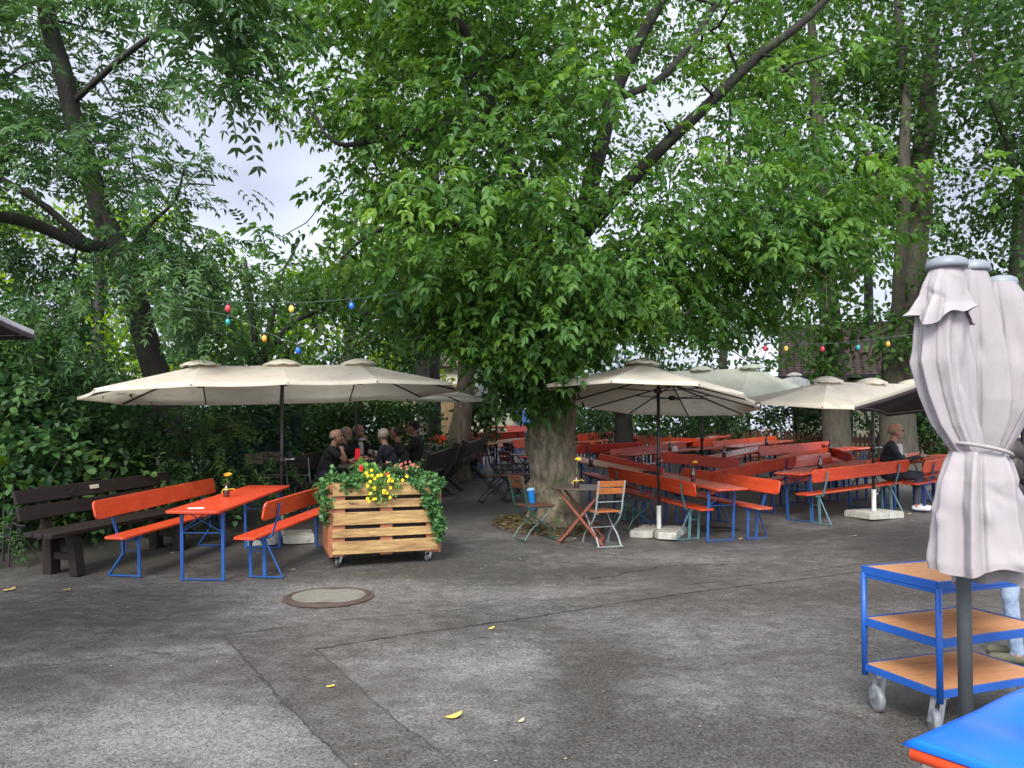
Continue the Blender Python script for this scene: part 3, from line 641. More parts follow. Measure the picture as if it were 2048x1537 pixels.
# --- generic background tree or shrub
def bgtree(name, label, cat, seed, trunkpath, radii, polys, leaf, material, rc, ns, bk=bark_d, group=None, ctr_z=4, tw=.03, tint=0, extra=(), flat=.6, foliage='crown', wood='trunk', show=None):
    rng = np.random.default_rng(seed); T = tree(name, label, cat, group); mb = MB(); sk = []
    for p, r_ in [(trunkpath, radii)] + list(extra): sk += limb(mb, p, r_, rng, 14, 4, .05, .25 if p is trunkpath else 0)
    C = np.concatenate([clumps_in(rng, wpoly(p, y), y, th, n) for p, y, th, n in polys])
    C = C[C[:, 2] > terr(C[:, 0], C[:, 1]) + .08]
    if show: C = prune(C, show, .30)
    grow(rng, mb, sk[::2], C, tw, 3); mb.build(wood, bk, T, True)
    A, tt = make_crown(rng, C, np.array((C[:, 0].mean(), C[:, 1].mean(), ctr_z)), rc, ns, leaf, flat, lambda P: np.full(len(P), tint))
    leafobj(foliage, A, tt, material, T); return T
def gp(px, d): p = W(px, 900, d); p[2] = terr(p[0], d) - .1; return p
SM = ('simple', 3, .17, .085, .10)
# the small open tree in the gap behind the left parasols
bgtree('wild_cherry_tree', 'small many-branched tree behind the left parasols, under the open gap of sky', 'tree', 31,
       [gp(520, 17), W(518, 760, 17), W(510, 690, 17), W(500, 600, 17), W(490, 520, 17)], [.13, .11, .08, .06, .04],
       [([(360, 600), (450, 560), (520, 525), (620, 515), (720, 520), (800, 570), (800, 700), (640, 740), (420, 740), (350, 660)], 17, 2.2, 330)],
       ('simple', 4, .15, .08, .12), LO, .40, 5, ctr_z=4, tw=.04, tint=-.05,
       extra=[([W(515, 740, 17), W(570, 660, 16.8), W(640, 620, 16.6), W(720, 590, 16.5)], [.07, .05, .04, .02]), ([W(512, 700, 17), W(450, 640, 17), W(420, 590, 17)], [.06, .04, .02]),
              ([W(516, 730, 17), W(545, 640, 17), W(560, 560, 17), W(600, 480, 17)], [.06, .045, .03, .02])])
# backlit trees behind on the left, the light put into their leaf colour
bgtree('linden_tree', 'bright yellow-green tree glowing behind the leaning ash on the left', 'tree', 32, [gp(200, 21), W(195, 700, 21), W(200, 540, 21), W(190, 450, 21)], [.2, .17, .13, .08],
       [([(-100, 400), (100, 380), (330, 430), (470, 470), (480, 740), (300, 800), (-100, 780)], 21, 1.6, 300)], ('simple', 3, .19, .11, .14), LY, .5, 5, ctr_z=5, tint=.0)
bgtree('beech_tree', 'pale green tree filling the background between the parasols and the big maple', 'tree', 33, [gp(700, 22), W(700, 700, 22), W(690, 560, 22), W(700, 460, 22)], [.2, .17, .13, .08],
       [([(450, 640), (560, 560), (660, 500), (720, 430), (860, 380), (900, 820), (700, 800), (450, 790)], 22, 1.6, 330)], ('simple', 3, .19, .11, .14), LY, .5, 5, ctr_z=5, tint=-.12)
bgtree('plane_tree', 'tall dense tree whose pale leaves fill the gaps high up behind the maple crown', 'tree', 34, [gp(860, 19), W(862, 700, 19), W(865, 450, 19), W(870, 250, 19), W(880, 50, 19)], [.28, .22, .17, .12, .07],
       [([(700, -60), (660, 120), (700, 260), (760, 400), (800, 520), (1000, 560), (1130, 420), (1180, 200), (1200, -60)], 19, 2.2, 330)], ('simple', 5, .17, .105, .15), LG, .48, 5, ctr_z=8, tint=.05)
# right hand side tall trees
RK = ('simple', 4, .15, .095, .14)
bgtree('oak_tree', 'tall oak with a straight trunk, nearest to the half-timbered house on its left', 'tree', 41, [gp(1678, 17.5), W(1674, 880, 17.5), W(1668, 780, 17.5), W(1660, 640, 17.5), W(1648, 480, 17.5), W(1640, 330, 17.5), W(1632, 180, 17.5), W(1620, 0, 17.5)], [.36, .31, .28, .24, .21, .17, .13, .08],
       [([(1560, -200), (1800, -200), (1780, 100), (1750, 260), (1730, 420), (1680, 560), (1580, 600), (1540, 400), (1480, 200), (1500, 0)], 17.5, 2.2, 420),
        ([(1600, 560), (1720, 600), (1720, 690), (1690, 760), (1630, 740)], 16.9, .5, 40)], RK, LO, .42, 5, bark_t, ctr_z=7, extra=[([W(1640, 420, 17.5), W(1600, 330, 17), W(1540, 250, 16.5)], [.08, .06, .03])])
bgtree('forked_oak_tree', 'forked oak with one pale and one dark stem, left of the closed parasol', 'tree', 42,
       [gp(1795, 17), W(1793, 880, 17), W(1792, 780, 17), W(1800, 690, 17), W(1815, 600, 17), W(1830, 500, 17), W(1842, 380, 17), W(1850, 250, 17.1), W(1865, 100, 17.2), W(1870, -60, 17.3)], [.46, .40, .36, .33, .30, .28, .26, .2, .14, .08],
       [([(1740, -200), (2000, -200), (1900, 40), (1930, 200), (1930, 380), (1860, 500), (1760, 420), (1720, 200)], 17, 2.0, 330),
        ([(1720, 620), (1880, 600), (1880, 720), (1760, 740)], 16.4, .6, 30)], RK, LO, .42, 5, bark_t, ctr_z=7,
       show=[[W(1830, 480, 16), W(1842, 380, 16), W(1835, 300, 16)], [W(1804, 500, 15.5), W(1808, 330, 15.5), W(1812, 150, 15.5)], [W(1790, 360, 15.4), W(1720, 290, 15.2)], [W(1740, 470, 15.4), W(1715, 540, 15.4)], [W(1793, 780, 16), W(1800, 600, 16)]],
       extra=[([W(1795, 640, 16.8), W(1800, 520, 16.4), W(1808, 400, 16.3), W(1808, 300, 16.3), W(1812, 180, 16.3), W(1800, 80, 16.3), W(1790, -60, 16.3)], [.14, .13, .13, .12, .10, .08, .05]),
              ([W(1806, 365, 16.3), W(1770, 345, 16.1), W(1720, 290, 16), W(1665, 235, 15.8)], [.09, .08, .06, .03]),
              ([W(1800, 360, 16.3), W(1755, 400, 16.2), W(1735, 480, 16.2), W(1705, 560, 16.1)], [.07, .08, .07, .05])])
bgtree('young_oak_tree', 'thin-crowned oak against the white sky at the far right', 'tree', 43, [gp(2080, 15), W(2070, 800, 15), W(2045, 600, 15), W(2045, 450, 15), W(2060, 300, 15), W(2080, 100, 15)], [.30, .26, .23, .19, .14, .08],
       [([(1900, -180), (2150, -180), (2150, 700), (1960, 640), (1900, 560), (1930, 420), (1970, 330), (1960, 160)], 15, 1.8, 620),
        ([(1880, -100), (2150, -100), (2150, 300), (1980, 200)], 12, .9, 110)], ('simple', 4, .12, .08, .13), LO, .36, 5, bark_t, ctr_z=6, tint=-.1,
       extra=[([W(2048, 420, 15), W(2000, 250, 14.5), W(1960, 150, 14), W(1930, 60, 14)], [.07, .05, .04, .03])])
bgtree('hornbeam_tree', 'slender tree standing behind the maple crown on the right', 'tree', 44, [gp(1440, 21), W(1445, 760, 21), W(1450, 600, 21), W(1455, 450, 21), W(1460, 200, 21)], [.16, .12, .09, .06, .03],
       [([(1250, 0), (1560, -50), (1600, 300), (1560, 500), (1620, 640), (1560, 740), (1400, 760), (1240, 740), (1260, 300)], 21, 2.5, 380)], ('simple', 4, .15, .09, .15), LO, .42, 5, ctr_z=6, tint=-.08)
bgtree('lime_tree', 'tree with a thin trunk filling the space between the two tall oaks', 'tree', 45, [gp(1740, 23), W(1738, 700, 23), W(1735, 500, 23), W(1730, 300, 23)], [.18, .15, .12, .07],
       [([(1660, 60), (1850, 0), (1880, 300), (1870, 560), (1780, 580), (1680, 560), (1650, 300)], 23, 2.0, 230)], ('simple', 4, .15, .09, .15), LO, .45, 5, ctr_z=6, tint=-.1)
# old trunk in the middle distance
bgtree('old_robinia_tree', 'old tree with a deeply furrowed leaning trunk beside the plank wall in the middle distance', 'tree', 46, [gp(912, 16.5), W(915, 895, 16.5), W(925, 830, 16.5), W(932, 760, 16.6), W(936, 680, 16.6), W(940, 560, 16.6)], [.40, .28, .215, .19, .17, .12],
       [([(800, 500), (980, 480), (1010, 700), (960, 760), (860, 760), (800, 700)], 16.6, 1.2, 120), ([(935, 810), (985, 800), (985, 860), (950, 890)], 16.9, .4, 22)], ('simple', 4, .14, .08, .12), LS, .36, 5, bark_r, ctr_z=5)
bgtree('yew_tree', 'dark trunk with drooping fronds under the middle parasol, in front of the picket fence', 'tree', 47, [gp(1247, 18.5), W(1247, 860, 18.5), W(1247, 800, 18.5), W(1250, 740, 18.5)], [.26, .22, .20, .15],
       [([(1175, 740), (1420, 730), (1440, 800), (1340, 850), (1290, 850), (1230, 830), (1170, 850)], 18.4, .8, 150)], ('simple', 4, .14, .06, .12), LH, .36, 5, bark_d, ctr_z=3)
# hedge along the back right
hedges = [('hedge_bush', 'dark bush behind the picket fence below the middle parasol', [(1330, 790), (1460, 780), (1480, 880), (1430, 905), (1330, 895)], 20, 110, 51),
          ('hedge_bush', 'mid-green bush behind the pickets, right of the bright gap', [(1560, 800), (1660, 780), (1660, 900), (1530, 905), (1540, 850)], 19.8, 110, 52),
          ('hedge_bush', 'loose bush with light shining through, left of the bright gap', [(1440, 820), (1560, 830), (1550, 900), (1440, 905)], 21, 45, 53),
          ('hedge_bush', 'leafy bush with yellowish leaves behind the bald man', [(1780, 790), (1900, 780), (1900, 900), (1770, 905)], 18.5, 150, 54),
          ('hedge_bush', 'thin bush left of the yew, seen past the maple trunk', [(1150, 790), (1240, 780), (1240, 880), (1150, 890)], 21, 70, 55)]
for nm, lb, po, d, n, sd in hedges:
    cx = sum(p[0] for p in po) / len(po)
    bgtree(nm, lb, 'bush', sd, [gp(cx, d), W(cx, 860, d), W(cx, 820, d)], [.06, .05, .03], [(po, d, .8, n)], ('simple', 4, .12, .07, .12), LH, .3, 5, group='bushes along the back fence', ctr_z=1.5, tint=.1, foliage='foliage', wood='stem')
# undergrowth on the left, bush by bush
LB = [('elder_bush', 'broad-leaved bush at the far left behind the end of the dark bench', [(-150, 720), (60, 740), (120, 900), (80, 1080), (-150, 1120)], 9.4, 1.0, 190, 61, ('simple', 6, .105, .08, .09), LS, 0.0),
      ('maple_bush', 'bush with lobed mid-green leaves behind the left half of the dark bench', [(60, 790), (220, 820), (260, 900), (250, 1010), (60, 1040)], 10.6, .9, 170, 62, ('simple', 6, .105, .08, .09), LS, -.05),
      ('ash_sapling', 'ash saplings with feathery leaves behind the plaque on the bench', [(200, 800), (340, 820), (370, 900), (330, 990), (210, 1000)], 11.6, .8, 110, 63, ('s', 5, .3, .08, .032, 58, .3, .2, .18), LS, -.1),
      ('ash_sapling', 'bright ash sapling right of the leaning trunk', [(370, 810), (470, 860), (500, 920), (470, 1000), (350, 1000)], 11.2, .6, 80, 64, ('s', 5, .3, .08, .032, 58, .3, .2, .18), LS, .02),
      ('laurel_hedge', 'dark hedge behind the seated men', [(480, 790), (850, 790), (850, 960), (480, 1000)], 15.2, .9, 620, 65, ('simple', 4, .11, .06, .1), LH, .12),
      ('holly_bush', 'very dark tall bush behind the left parasol', [(-60, 720), (330, 740), (560, 760), (560, 860), (300, 900), (-60, 860)], 13.2, 1.0, 340, 66, ('simple', 4, .12, .07, .1), LH, -.02),
      ('bramble_bush', 'low dark brambles under the dark bench', [(-100, 960), (120, 1000), (360, 960), (470, 960), (480, 1060), (100, 1100), (-100, 1130)], 10.6, .8, 170, 67, ('simple', 4, .10, .06, .08), LH, -.05)]
for nm, lb, po, d, th, n, sd, lf, m, ti in LB:
    cx = sum(p[0] for p in po) / len(po)
    bgtree(nm, lb, 'bush', sd, [gp(cx, d), W(cx, 900, d), W(cx, 860, d)], [.07, .05, .03], [(po, d, th, n)], lf, m, .34, 5, ctr_z=1.5, tint=ti, foliage='foliage', wood='stem')
# low hazel near the camera's left edge, one big light leaf plant
bgtree('fig_shoot', 'light green big-leaved shoot at the left edge above the bench end', 'plant', 68, [gp(10, 8.9), W(8, 960, 8.9), W(5, 945, 8.9)], [.012, .01, .006], [([(-30, 915), (25, 915), (28, 975), (-30, 980)], 8.9, .08, 5)], ('simple', 3, .15, .14, .05), LY, .1, 2, ctr_z=.8, tint=-.15, foliage='foliage', wood='stem')
bgtree('fern_plant', 'feathery frond hanging over the kerb left of the dark bench', 'plant', 69, [gp(20, 8.6), W(22, 1060, 8.6), W(25, 1040, 8.6)], [.012, .01, .006], [([(-30, 1040), (55, 1030), (60, 1080), (10, 1110), (-40, 1110)], 8.6, .15, 14)], ('s', 6, .28, .075, .025, 62, .4, .2, .15), LS, .14, 2, ctr_z=.8, tint=.1, foliage='foliage', wood='stem')
# the wood far behind: one mass
rng = np.random.default_rng(77); Cs = []
for po, y, th, n in (([(-500, 540), (-100, 500), (300, 520), (640, 560), (900, 620), (1150, 640), (1150, 860), (-500, 900)], 30, 3, 900),
                     ([(1130, 700), (1400, 760), (1560, 800), (1560, 860), (1130, 870)], 34, 2, 120),
                     ([(1880, 600), (2500, 300), (2800, 880), (1880, 880)], 30, 3, 500)):
    Cs.append(clumps_in(rng, wpoly(po, y), y, th, n))
A, tt = make_crown(rng, np.concatenate(Cs), np.array((0, 30, 3)), .9, 10, ('simple', 2, .34, .2, .3), .6, lambda P: P[:, 2] * 0 - .05)
tag(leafobj('distant_wood', A, tt, LS), 'mass of far-off trees closing the view behind the beer garden', 'wood', kind='stuff')
# ------------------------------------------------------------------ benches and tables
def leg_frame(kind, m_w, h, back=-1):
    """one folding steel leg frame across the board, in the yz plane"""
    s = MB(); yb = .11
    if kind == 'kink':
        s.bar((0, .10, 0), (0, .10, h), .035, .02); s.bar((0, -.09, h), (0, -.09, .24), .035, .02, (0, 1, 0)); s.bar((0, -.09, .25), (0, -.27, .01), .035, .02, (0, 1, 0))
        s.bar((0, -.27, .012), (0, .10, .012), .025, .015)
    elif kind == 'table':
        s.bar((0, .22, 0), (0, .22, h), .035, .022); s.bar((0, -.22, 0), (0, -.22, h), .035, .022)
        s.bar((0, -.22, .012), (0, .22, .012), .02, .015); s.bar((0, -.22, h - .22), (0, .22, h - .22), .012, .012)
    else:
        s.bar((0, .10, 0), (0, .10, h), .035, .02); s.bar((0, -.06, 0), (0, -.06, h), .04, .02)
        s.bar((0, -.27, .012), (0, .10, .012), .022, .013); s.bar((0, -.07, h - .04), (0, -.27, .01), .02, .013, (0, 1, 0))
    if kind != 'table':
        s.tube([(0, -.06, h - .16), (0, -.03, h - .06), (0, .02, h - .03), (0, .07, h - .06), (0, .10, h - .16)], .007, 5)
        s.bar((0, -.06, h - .17), (0, .10, h - .17), .008, .008)
    return s
def make_bench(seatm, backm, legm, kind='brace', plankbase=True):
    t = empty('beer_bench', (0, 0, 0)); h = .455
    s = MB(); s.slab(2.2, .25, .028, .035, .005, Matrix.Translation((0, .02, h))); s.build('seat', seatm, t)
    s = MB(); Mb = Matrix.Translation((0, -.185, .655)) @ Matrix.Rotation(R(90 + 12), 4, 'X'); s.slab(2.2, .20, .024, .05, .005, Mb @ Matrix.Translation((0, .1, -.012))); s.build('backrest', backm, t)
    for sx in (-1, 1):
        f = leg_frame(kind, 0, h); f.M = Matrix.Identity(4); f.v = [(x + sx * .82, y, z) for x, y, z in f.v]
        f.build('leg', legm, t)
        b = MB(); x = sx * .82
        b.bar((x, -.05, h - .015), (x, -.15, h - .005), .034, .008); b.bar((x, -.15, h - .01), (x, -.205, .62), .034, .009, (0, 1, 0)); b.bar((x, -.205, .61), (x, -.248, .81), .034, .008, (0, 1, 0))
        b.box((x, .01, h - .02), (.16, .20, .035)); b.build('bracket', [legm], t)
    return t
def make_table(topm, legm, wd=.52):
    t = empty('beer_table', (0, 0, 0)); h = .745
    s = MB(); s.slab(2.2, wd, .028, .05, .006, Matrix.Translation((0, 0, h))); s.box((-.86, 0, h - .02), (.09, wd * .8, .036)); s.box((.86, 0, h - .02), (.09, wd * .8, .036)); s.build('tabletop', topm, t)
    for sx in (-1, 1):
        f = leg_frame('table', 0, h - .02); f.v = [(x + sx * .84, y, z) for x, y, z in f.v]
        f.bar((sx * .84, .2, h - .2), (sx * .5, .02, h - .015), .016, .008); f.bar((sx * .84, -.2, h - .2), (sx * .5, -.02, h - .015), .016, .008)
        f.bar((sx * .84, .2, h - .22), (sx * .84, -.15, h - .03), .014, .008); f.bar((sx * .84, -.2, h - .22), (sx * .84, .15, h - .03), .014, .008)
        f.build('leg', legm, t)
    return t
PROTO = {}
def get(kind, key, maker):
    k = (kind,) + key
    if k not in PROTO: PROTO[k] = maker(); return PROTO[k]
    return copy_tree(PROTO[k])
def solve_end(A, px2, py2, h, Lx=2.2):
    """the other end of a straight piece of length Lx whose image lies at column px2"""
    best = None
    for k in range(720):
        th = PI * 2 * k / 720; x, y = A[0] + Lx * math.cos(th), A[1] + Lx * math.sin(th)
        if y < 1.5: continue
        q = proj((x, y, float(terr(x, y)) + h)); e = abs(q[0] - px2) + .35 * abs(q[1] - py2)
        if best is None or e < best[0]: best = (e, x, y)
    return np.array((best[1], best[2]))
def seat_on(o, a, b, flip=False):
    """stand a thing between two ground points a, b (its x axis) on the sloping ground"""
    a, b = np.array(a, float)[:2], np.array(b, float)[:2]
    if flip: a, b = b, a
    m = (a + b) / 2; d = b - a; th = math.atan2(d[1], d[0]); u = d / np.linalg.norm(d)
    z1, z2 = terr(*(m - u * .84)), terr(*(m + u * .84))
    o.location = (m[0], m[1], float(z1 + z2) / 2 + .003); o.rotation_euler = (0, -math.atan2(z2 - z1, 1.68), th)
BG = 'beer benches set out in the garden'; TG = 'beer tables set out in the garden'
TABS = {}
def bench(x1, y1, x2, y2, front, seatm, backm, legm, label, kind='brace', zb=.845, back=.24):
    """x1..y2: ends of the top edge of the backrest in the photograph; front: the seat is on the camera's side"""
    A = G(x1, y1, zb)[:2]; B = solve_end(A, x2, y2, zb); d = B - A; n = np.array((-d[1], d[0])); n /= np.linalg.norm(n)
    m = (A + B) / 2
    if (np.dot(n, m) > 0) == front: n = -n
    A2, B2 = A + n * back, B + n * back
    o = get('bench', (seatm.name, backm.name, legm.name, kind), lambda: make_bench(seatm, backm, legm, kind))
    # local +y must point along n
    u = B2 - A2; left = np.array((-u[1], u[0]))
    seat_on(o, A2, B2, flip=np.dot(left, n) < 0); tag(o, label, 'bench', BG); return o
def table(x1, y1, x2, y2, topm, legm, label, key=None, wd=.52, h=.773):
    A = G(x1, y1, h)[:2]; B = solve_end(A, x2, y2, h)
    o = get('table', (topm.name, legm.name, wd), lambda: make_table(topm, legm, wd)); seat_on(o, A, B); tag(o, label, 'table', TG)
    if key: TABS[key] = (A, B)
    return o
def on_table(px, py, h=.775): p = G(px, py, h); return p

# left group beside the planter
table(384, 1022, 541, 976, red, blue, 'red-orange beer table on the left with one orange flower in a brown bottle', 'L', .56)
bench(187, 1003, 428, 966, True, red, red, blue, 'red-orange beer bench with kinked blue legs between the dark park bench and the table', 'kink')
bench(536, 1006, 700, 966, False, red, red, blue, 'red-orange beer bench with straight blue legs half hidden behind the pallet planter')
# right front group
table(1464, 977, 1290, 947, red_worn, blue, 'front beer table right of the big trunk with a scuffed pinkish top', 'R1', .54)
bench(1383, 967, 1210, 938, False, red, red, teal, 'front bench with teal legs seen from behind, its backrest just right of the slatted chair')
bench(1560, 960, 1365, 933, True, red_worn, red, blue, 'blue-legged bench facing the camera on the right side of the front scuffed table')
table(1578, 948, 1742, 934, red_worn, blue, 'front right beer table set sideways, in line with the man in the dark jacket', 'R2')
bench(1632, 944, 1824, 935, False, red, red, teal, 'teal-legged bench seen from behind, crossed by the black pole of the right front parasol')
bench(1491, 927, 1662, 919, True, red_worn, red_worn, navy, 'pale scuffed bench behind the sideways front table')
table(1268, 941, 1110, 915, worn, navy, 'beer table with bare worn yellowish boards directly right of the big trunk', 'R0')
bench(1325, 937, 1196, 910, True, red_shaded, red_shaded, navy, 'dull red bench on the right of the bare-board table')
bench(1600, 913, 1433, 924, False, red_shaded, red_shaded, navy, 'deep red bench in shade between the two front groups')
bench(1310, 903, 1478, 905, True, red_worn, red_shaded, navy, 'long dull bench behind the front parasol pole, bottle table in front of it')
table(1250, 908, 1440, 906, red_worn, navy, 'beer table with a white napkin holder, in the row behind the bare-board table', 'R3')
bench(1222, 897, 1373, 895, True, red_worn, red_shaded, navy, 'bench with a lit left edge, straight above the bare-board table')
table(1420, 917, 1535, 913, red_worn, navy, 'beer table with a wet white sheen and a tall bottle, centre of the right side', 'R4')
table(1460, 895, 1570, 895, red_worn, navy, 'beer table with a sunflower in a bottle, in the third row', 'R5')
bench(1425, 884, 1553, 884, True, red, red, navy, 'bright red bench behind the sunflower table')
bench(1517, 894, 1660, 892, True, red_shaded, red_shaded, navy, 'dark red bench left of the tall oak trunk')
table(1585, 907, 1725, 908, red_worn, navy, 'beer table in front of the tall oak trunk, orange leaf on it', 'R6')
bench(1300, 873, 1434, 872, True, red, red, navy, 'medium red bench before the dark hedge, behind the second parasol pole')
bench(1234, 869, 1346, 868, True, red, red, navy, 'brightest orange-red bench of the back rows, left of the parasol pole')
table(1340, 887, 1450, 884, red_worn, navy, 'beer table in the fourth row left of the sunflower table', 'R7')
bench(1155, 868, 1240, 867, True, red_shaded, red_shaded, navy, 'back-row bench just right of the big trunk below the pickets')
bench(1157, 892, 1290, 890, False, red_shaded, red_shaded, navy, 'deep red bench seen from behind, starting at the big trunk')
table(1160, 884, 1262, 884, red_worn, navy, 'back-row beer table just right of the big trunk', 'R8')
bench(1700, 909, 1640, 907, False, red_shaded, red_shaded, navy, 'short-looking dark bench to the left of the man in the dark jacket')
bench(1664, 893, 1560, 896, True, red, red, navy, 'bench with its end poking out right of the bottle, by the oak trunk')
table(1752, 923, 1905, 916, red, navy, 'beer table at which the bald man in the dark jacket sits', 'M')
bench(1840, 903, 1730, 905, True, red, red, navy, 'bench behind the bald man on the far side of his table')
bench(1853, 925, 1980, 915, False, red_shaded, red, navy, 'bench in front of the bald man table, half hidden by the closed parasol')
# middle distance, left of the trunk
bench(955, 879, 838, 880, False, red, red, blue, 'bright red bench behind the rustic tables in the middle distance')
bench(934, 871, 1052, 870, False, red_shaded, red_shaded, navy, 'shaded red bench in front of the person in the white cap')
table(960, 888, 1050, 889, worn, navy, 'far beer table crossed by the thin parasol pole left of the trunk', 'F1')
bench(1012, 852, 1085, 850, True, red, red, navy, 'farthest bench, in front of the blue tarpaulin')
table(982, 854, 1060, 852, red_worn, navy, 'farthest beer table in front of the light house', 'F2')
bench(858, 850, 925, 848, True, red, red, navy, 'bench against the blond plank wall')
bench(1026, 880, 1100, 881, True, red, red, blue, 'bench touching the left side of the big trunk')
bench(938, 868, 1000, 866, True, red_shaded, red_shaded, navy, 'dark bench behind the person in the white cap')

# ------------------------------------------------------------------ dark park bench on the left
def dark_bench():
    a = G(120, 1156); b = np.array((a[0] + .95, a[1] + 1.75)); t = empty('park_bench', (0, 0, 0), label='almost black heavy timber bench with a small plaque, in front of the bushes', cat='bench')
    Lb = 2.1; h = .45
    for i, y in enumerate((-.02, .13, .28)):
        s = MB(); s.slab(Lb, .135, .05, .012, .006, Matrix.Translation((0, y, h))); s.build('seat_board', darkwood, t)
    for z0 in (.69, .868):
        s = MB(); s.slab(Lb, .155, .045, .012, .006, Matrix.Translation((0, -.13 - (z0 - .69) * .25, z0)) @ Matrix.Rotation(R(104), 4, 'X')); s.build('back_board', darkwood, t)
    for sx in (-1, 1):
        x = sx * .72
        s = MB(); s.bar((x, -.10, 0), (x, -.09, .45), .12, .13); s.build('leg', darkwood, t)
        s = MB(); s.bar((x, .30, 0), (x, .24, .44), .11, .11, (0, 1, 0)); s.build('leg', darkwood, t)
        s = MB(); s.bar((x, -.07, .2), (x, .26, .2), .06, .08); s.build('stretcher', darkwood, t)
        s = MB(); s.bar((x, -.135, .42), (x, -.245, .95), .10, .05, (0, 1, 0)); s.build('back_post', darkwood, t)
    s = MB(); s.box((.0, 0, 0), (.115, .006, .045)); o = s.build('plaque', plaque, t); o.location = (.17, -.148, .885); o.rotation_euler = (R(14), 0, 0)
    o.location = (.10, -.168, .880)
    A = G(38, 976, .97)[:2]; B = solve_end(A, 345, 953, .97, Lb); d = B - A; n = np.array((d[1], -d[0])); n /= np.linalg.norm(n)
    seat_on(t, A + n * .18, B + n * .18); u = B - A
    return t, A, B
db, dA, dB = dark_bench()
# make sure the seat side looks to the camera's right (towards the tables)
th = db.rotation_euler[2]; db.rotation_euler[2] = th + PI; db.rotation_euler[1] = -db.rotation_euler[1]

# ------------------------------------------------------------------ folding chairs
def make_chair(frm, slat, name='folding_chair', nback=2, r=.0125):
    t = empty(name, (0, 0, 0)); wd = .19
    f = MB()
    for sx in (-1, 1):
        f.tube(catmull([(sx * wd, -.30, .88), (sx * wd, -.235, .62), (sx * wd, -.20, .47), (sx * wd, -.10, .33), (sx * wd, .03, .235), (sx * wd, .14, .14), (sx * wd, .21, 0)], 4), r, 6)
    f.bar((-wd - .03, .21, .008), (wd + .03, .21, .008), .018, .012); f.bar((-wd, -.235, .60), (wd, -.235, .60), .01, .01)
    f.build('frame', frm, t)
    f = MB()
    for sx in (-1, 1):
        x = sx * (wd - .026)
        f.tube(catmull([(x, .20, .45), (x, .10, .34), (x, 0, .245), (x, -.13, .15), (x, -.24, 0)], 4), r * .9, 6)
        f.bar((x, -.20, .44), (x, .22, .45), .02, .012)
    f.bar((-wd, -.24, .008), (wd, -.24, .008), .018, .012); f.bar((-wd, 0, .24), (wd, 0, .24), .01, .01)
    f.build('crossed_leg', frm, t)
    s = MB()
    for k in range(6): s.box((0, -.17 + k * .075, .463), (.40, .055, .016))
    s.build('seat', slat, t)
    s = MB()
    for k in range(nback):
        z = .84 - k * .095; y = -.283 + k * .022; s.box((0, y, z), (.42, .016, .078), Matrix.Rotation(R(14), 3, 'X'))
    s.build('backrest', slat, t); return t
def chair(px, py, yaw, frm, slat, label, group='folding garden chairs', nback=2):
    p = G(px, py); o = get('chair', (frm.name, slat.name, nback), lambda: make_chair(frm, slat, 'folding_chair', nback))
    o.location = p; o.rotation_euler = (0, 0, R(yaw)); tag(o, label, 'chair', group); return o
chair(1204, 1090, 20, grey_m, oak, 'folding chair with pale grey frame and orange-brown slats in front of the round table')
chair(1068, 1078, -62, green_m, brownslat, 'dark green folding chair left of the round table, turned to it')
chair(1268, 1058, 110, green_m, rustic, 'green folding chair with black slats right of the round table')
chair(1012, 988, -80, black_m, rustic, 'thin black folding chair nearest behind the trunk on the left')
chair(1036, 1000, -60, black_m, brownslat, 'thin black folding chair beside the left edge of the trunk')
chair(1000, 975, -85, black_m, rustic, 'farther of the thin black chairs left of the trunk')
chair(1040, 972, -70, black_m, rustic, 'thin black folding chair at the far side of the small square table')
chair(988, 1004, -75, black_m, brownslat, 'thin black folding chair with brown slats, first on the path left of the trunk')
chair(530, 1010, -20, black_m, greytop, 'grey-slatted folding chair left of the left parasol pole')
chair(556, 1003, -10, black_m, greytop, 'grey-slatted folding chair directly behind the left parasol pole')
chair(606, 1022, -5, grey_m, rustic, 'dark folding chair seen from behind between the pole and the planter')

# round wooden table
def round_table():
    p = G(1164, 1085); t = empty('round_table', p, (0, 0, R(-12)), 'round brown-topped folding table with red-brown crossed legs at the foot of the big trunk', 'table')
    s = MB(); s.lathe([(.42, 0), (.435, .006), (.435, .020), (.42, .026)], 40, (0, 0, .735)); s.build('tabletop', tabletop_m, t)
    for sy in (-1, 1):
        for sx in (-1, 1):
            y = sy * .23 + (.03 if sx > 0 else -.0)
            s = MB(); s.bar((-sx * .30, y, .0), (sx * .30, y, .73), .035, .05, (0, 1, 0)); s.build('leg', redwood, t)
    for sx in (-1, 1):
        s = MB(); s.bar((sx * .27, -.25, .05), (sx * .27, .25, .05), .05, .022); s.build('crossbar', redwood, t)
    return p
rt = round_table()
# grey corner table left of the trunk
def side_table(px, py):
    p = G(px, py); t = empty('bistro_table', p, (0, 0, R(20)), 'small square table with crossed thin legs on the left of the big trunk', 'table')
    s = MB(); s.slab(.6, .6, .022, .03, .004, Matrix.Translation((0, 0, .71))); s.build('tabletop', greytop, t)
    for sy in (-1, 1):
        s = MB(); s.tube([(-.27, sy * .24, 0), (.25, sy * .24, .71)], .011, 6); s.build('leg', black_m, t)
        s = MB(); s.tube([(.27, sy * .22, 0), (-.25, sy * .22, .71)], .011, 6); s.build('leg', black_m, t)
side_table(1052, 985)

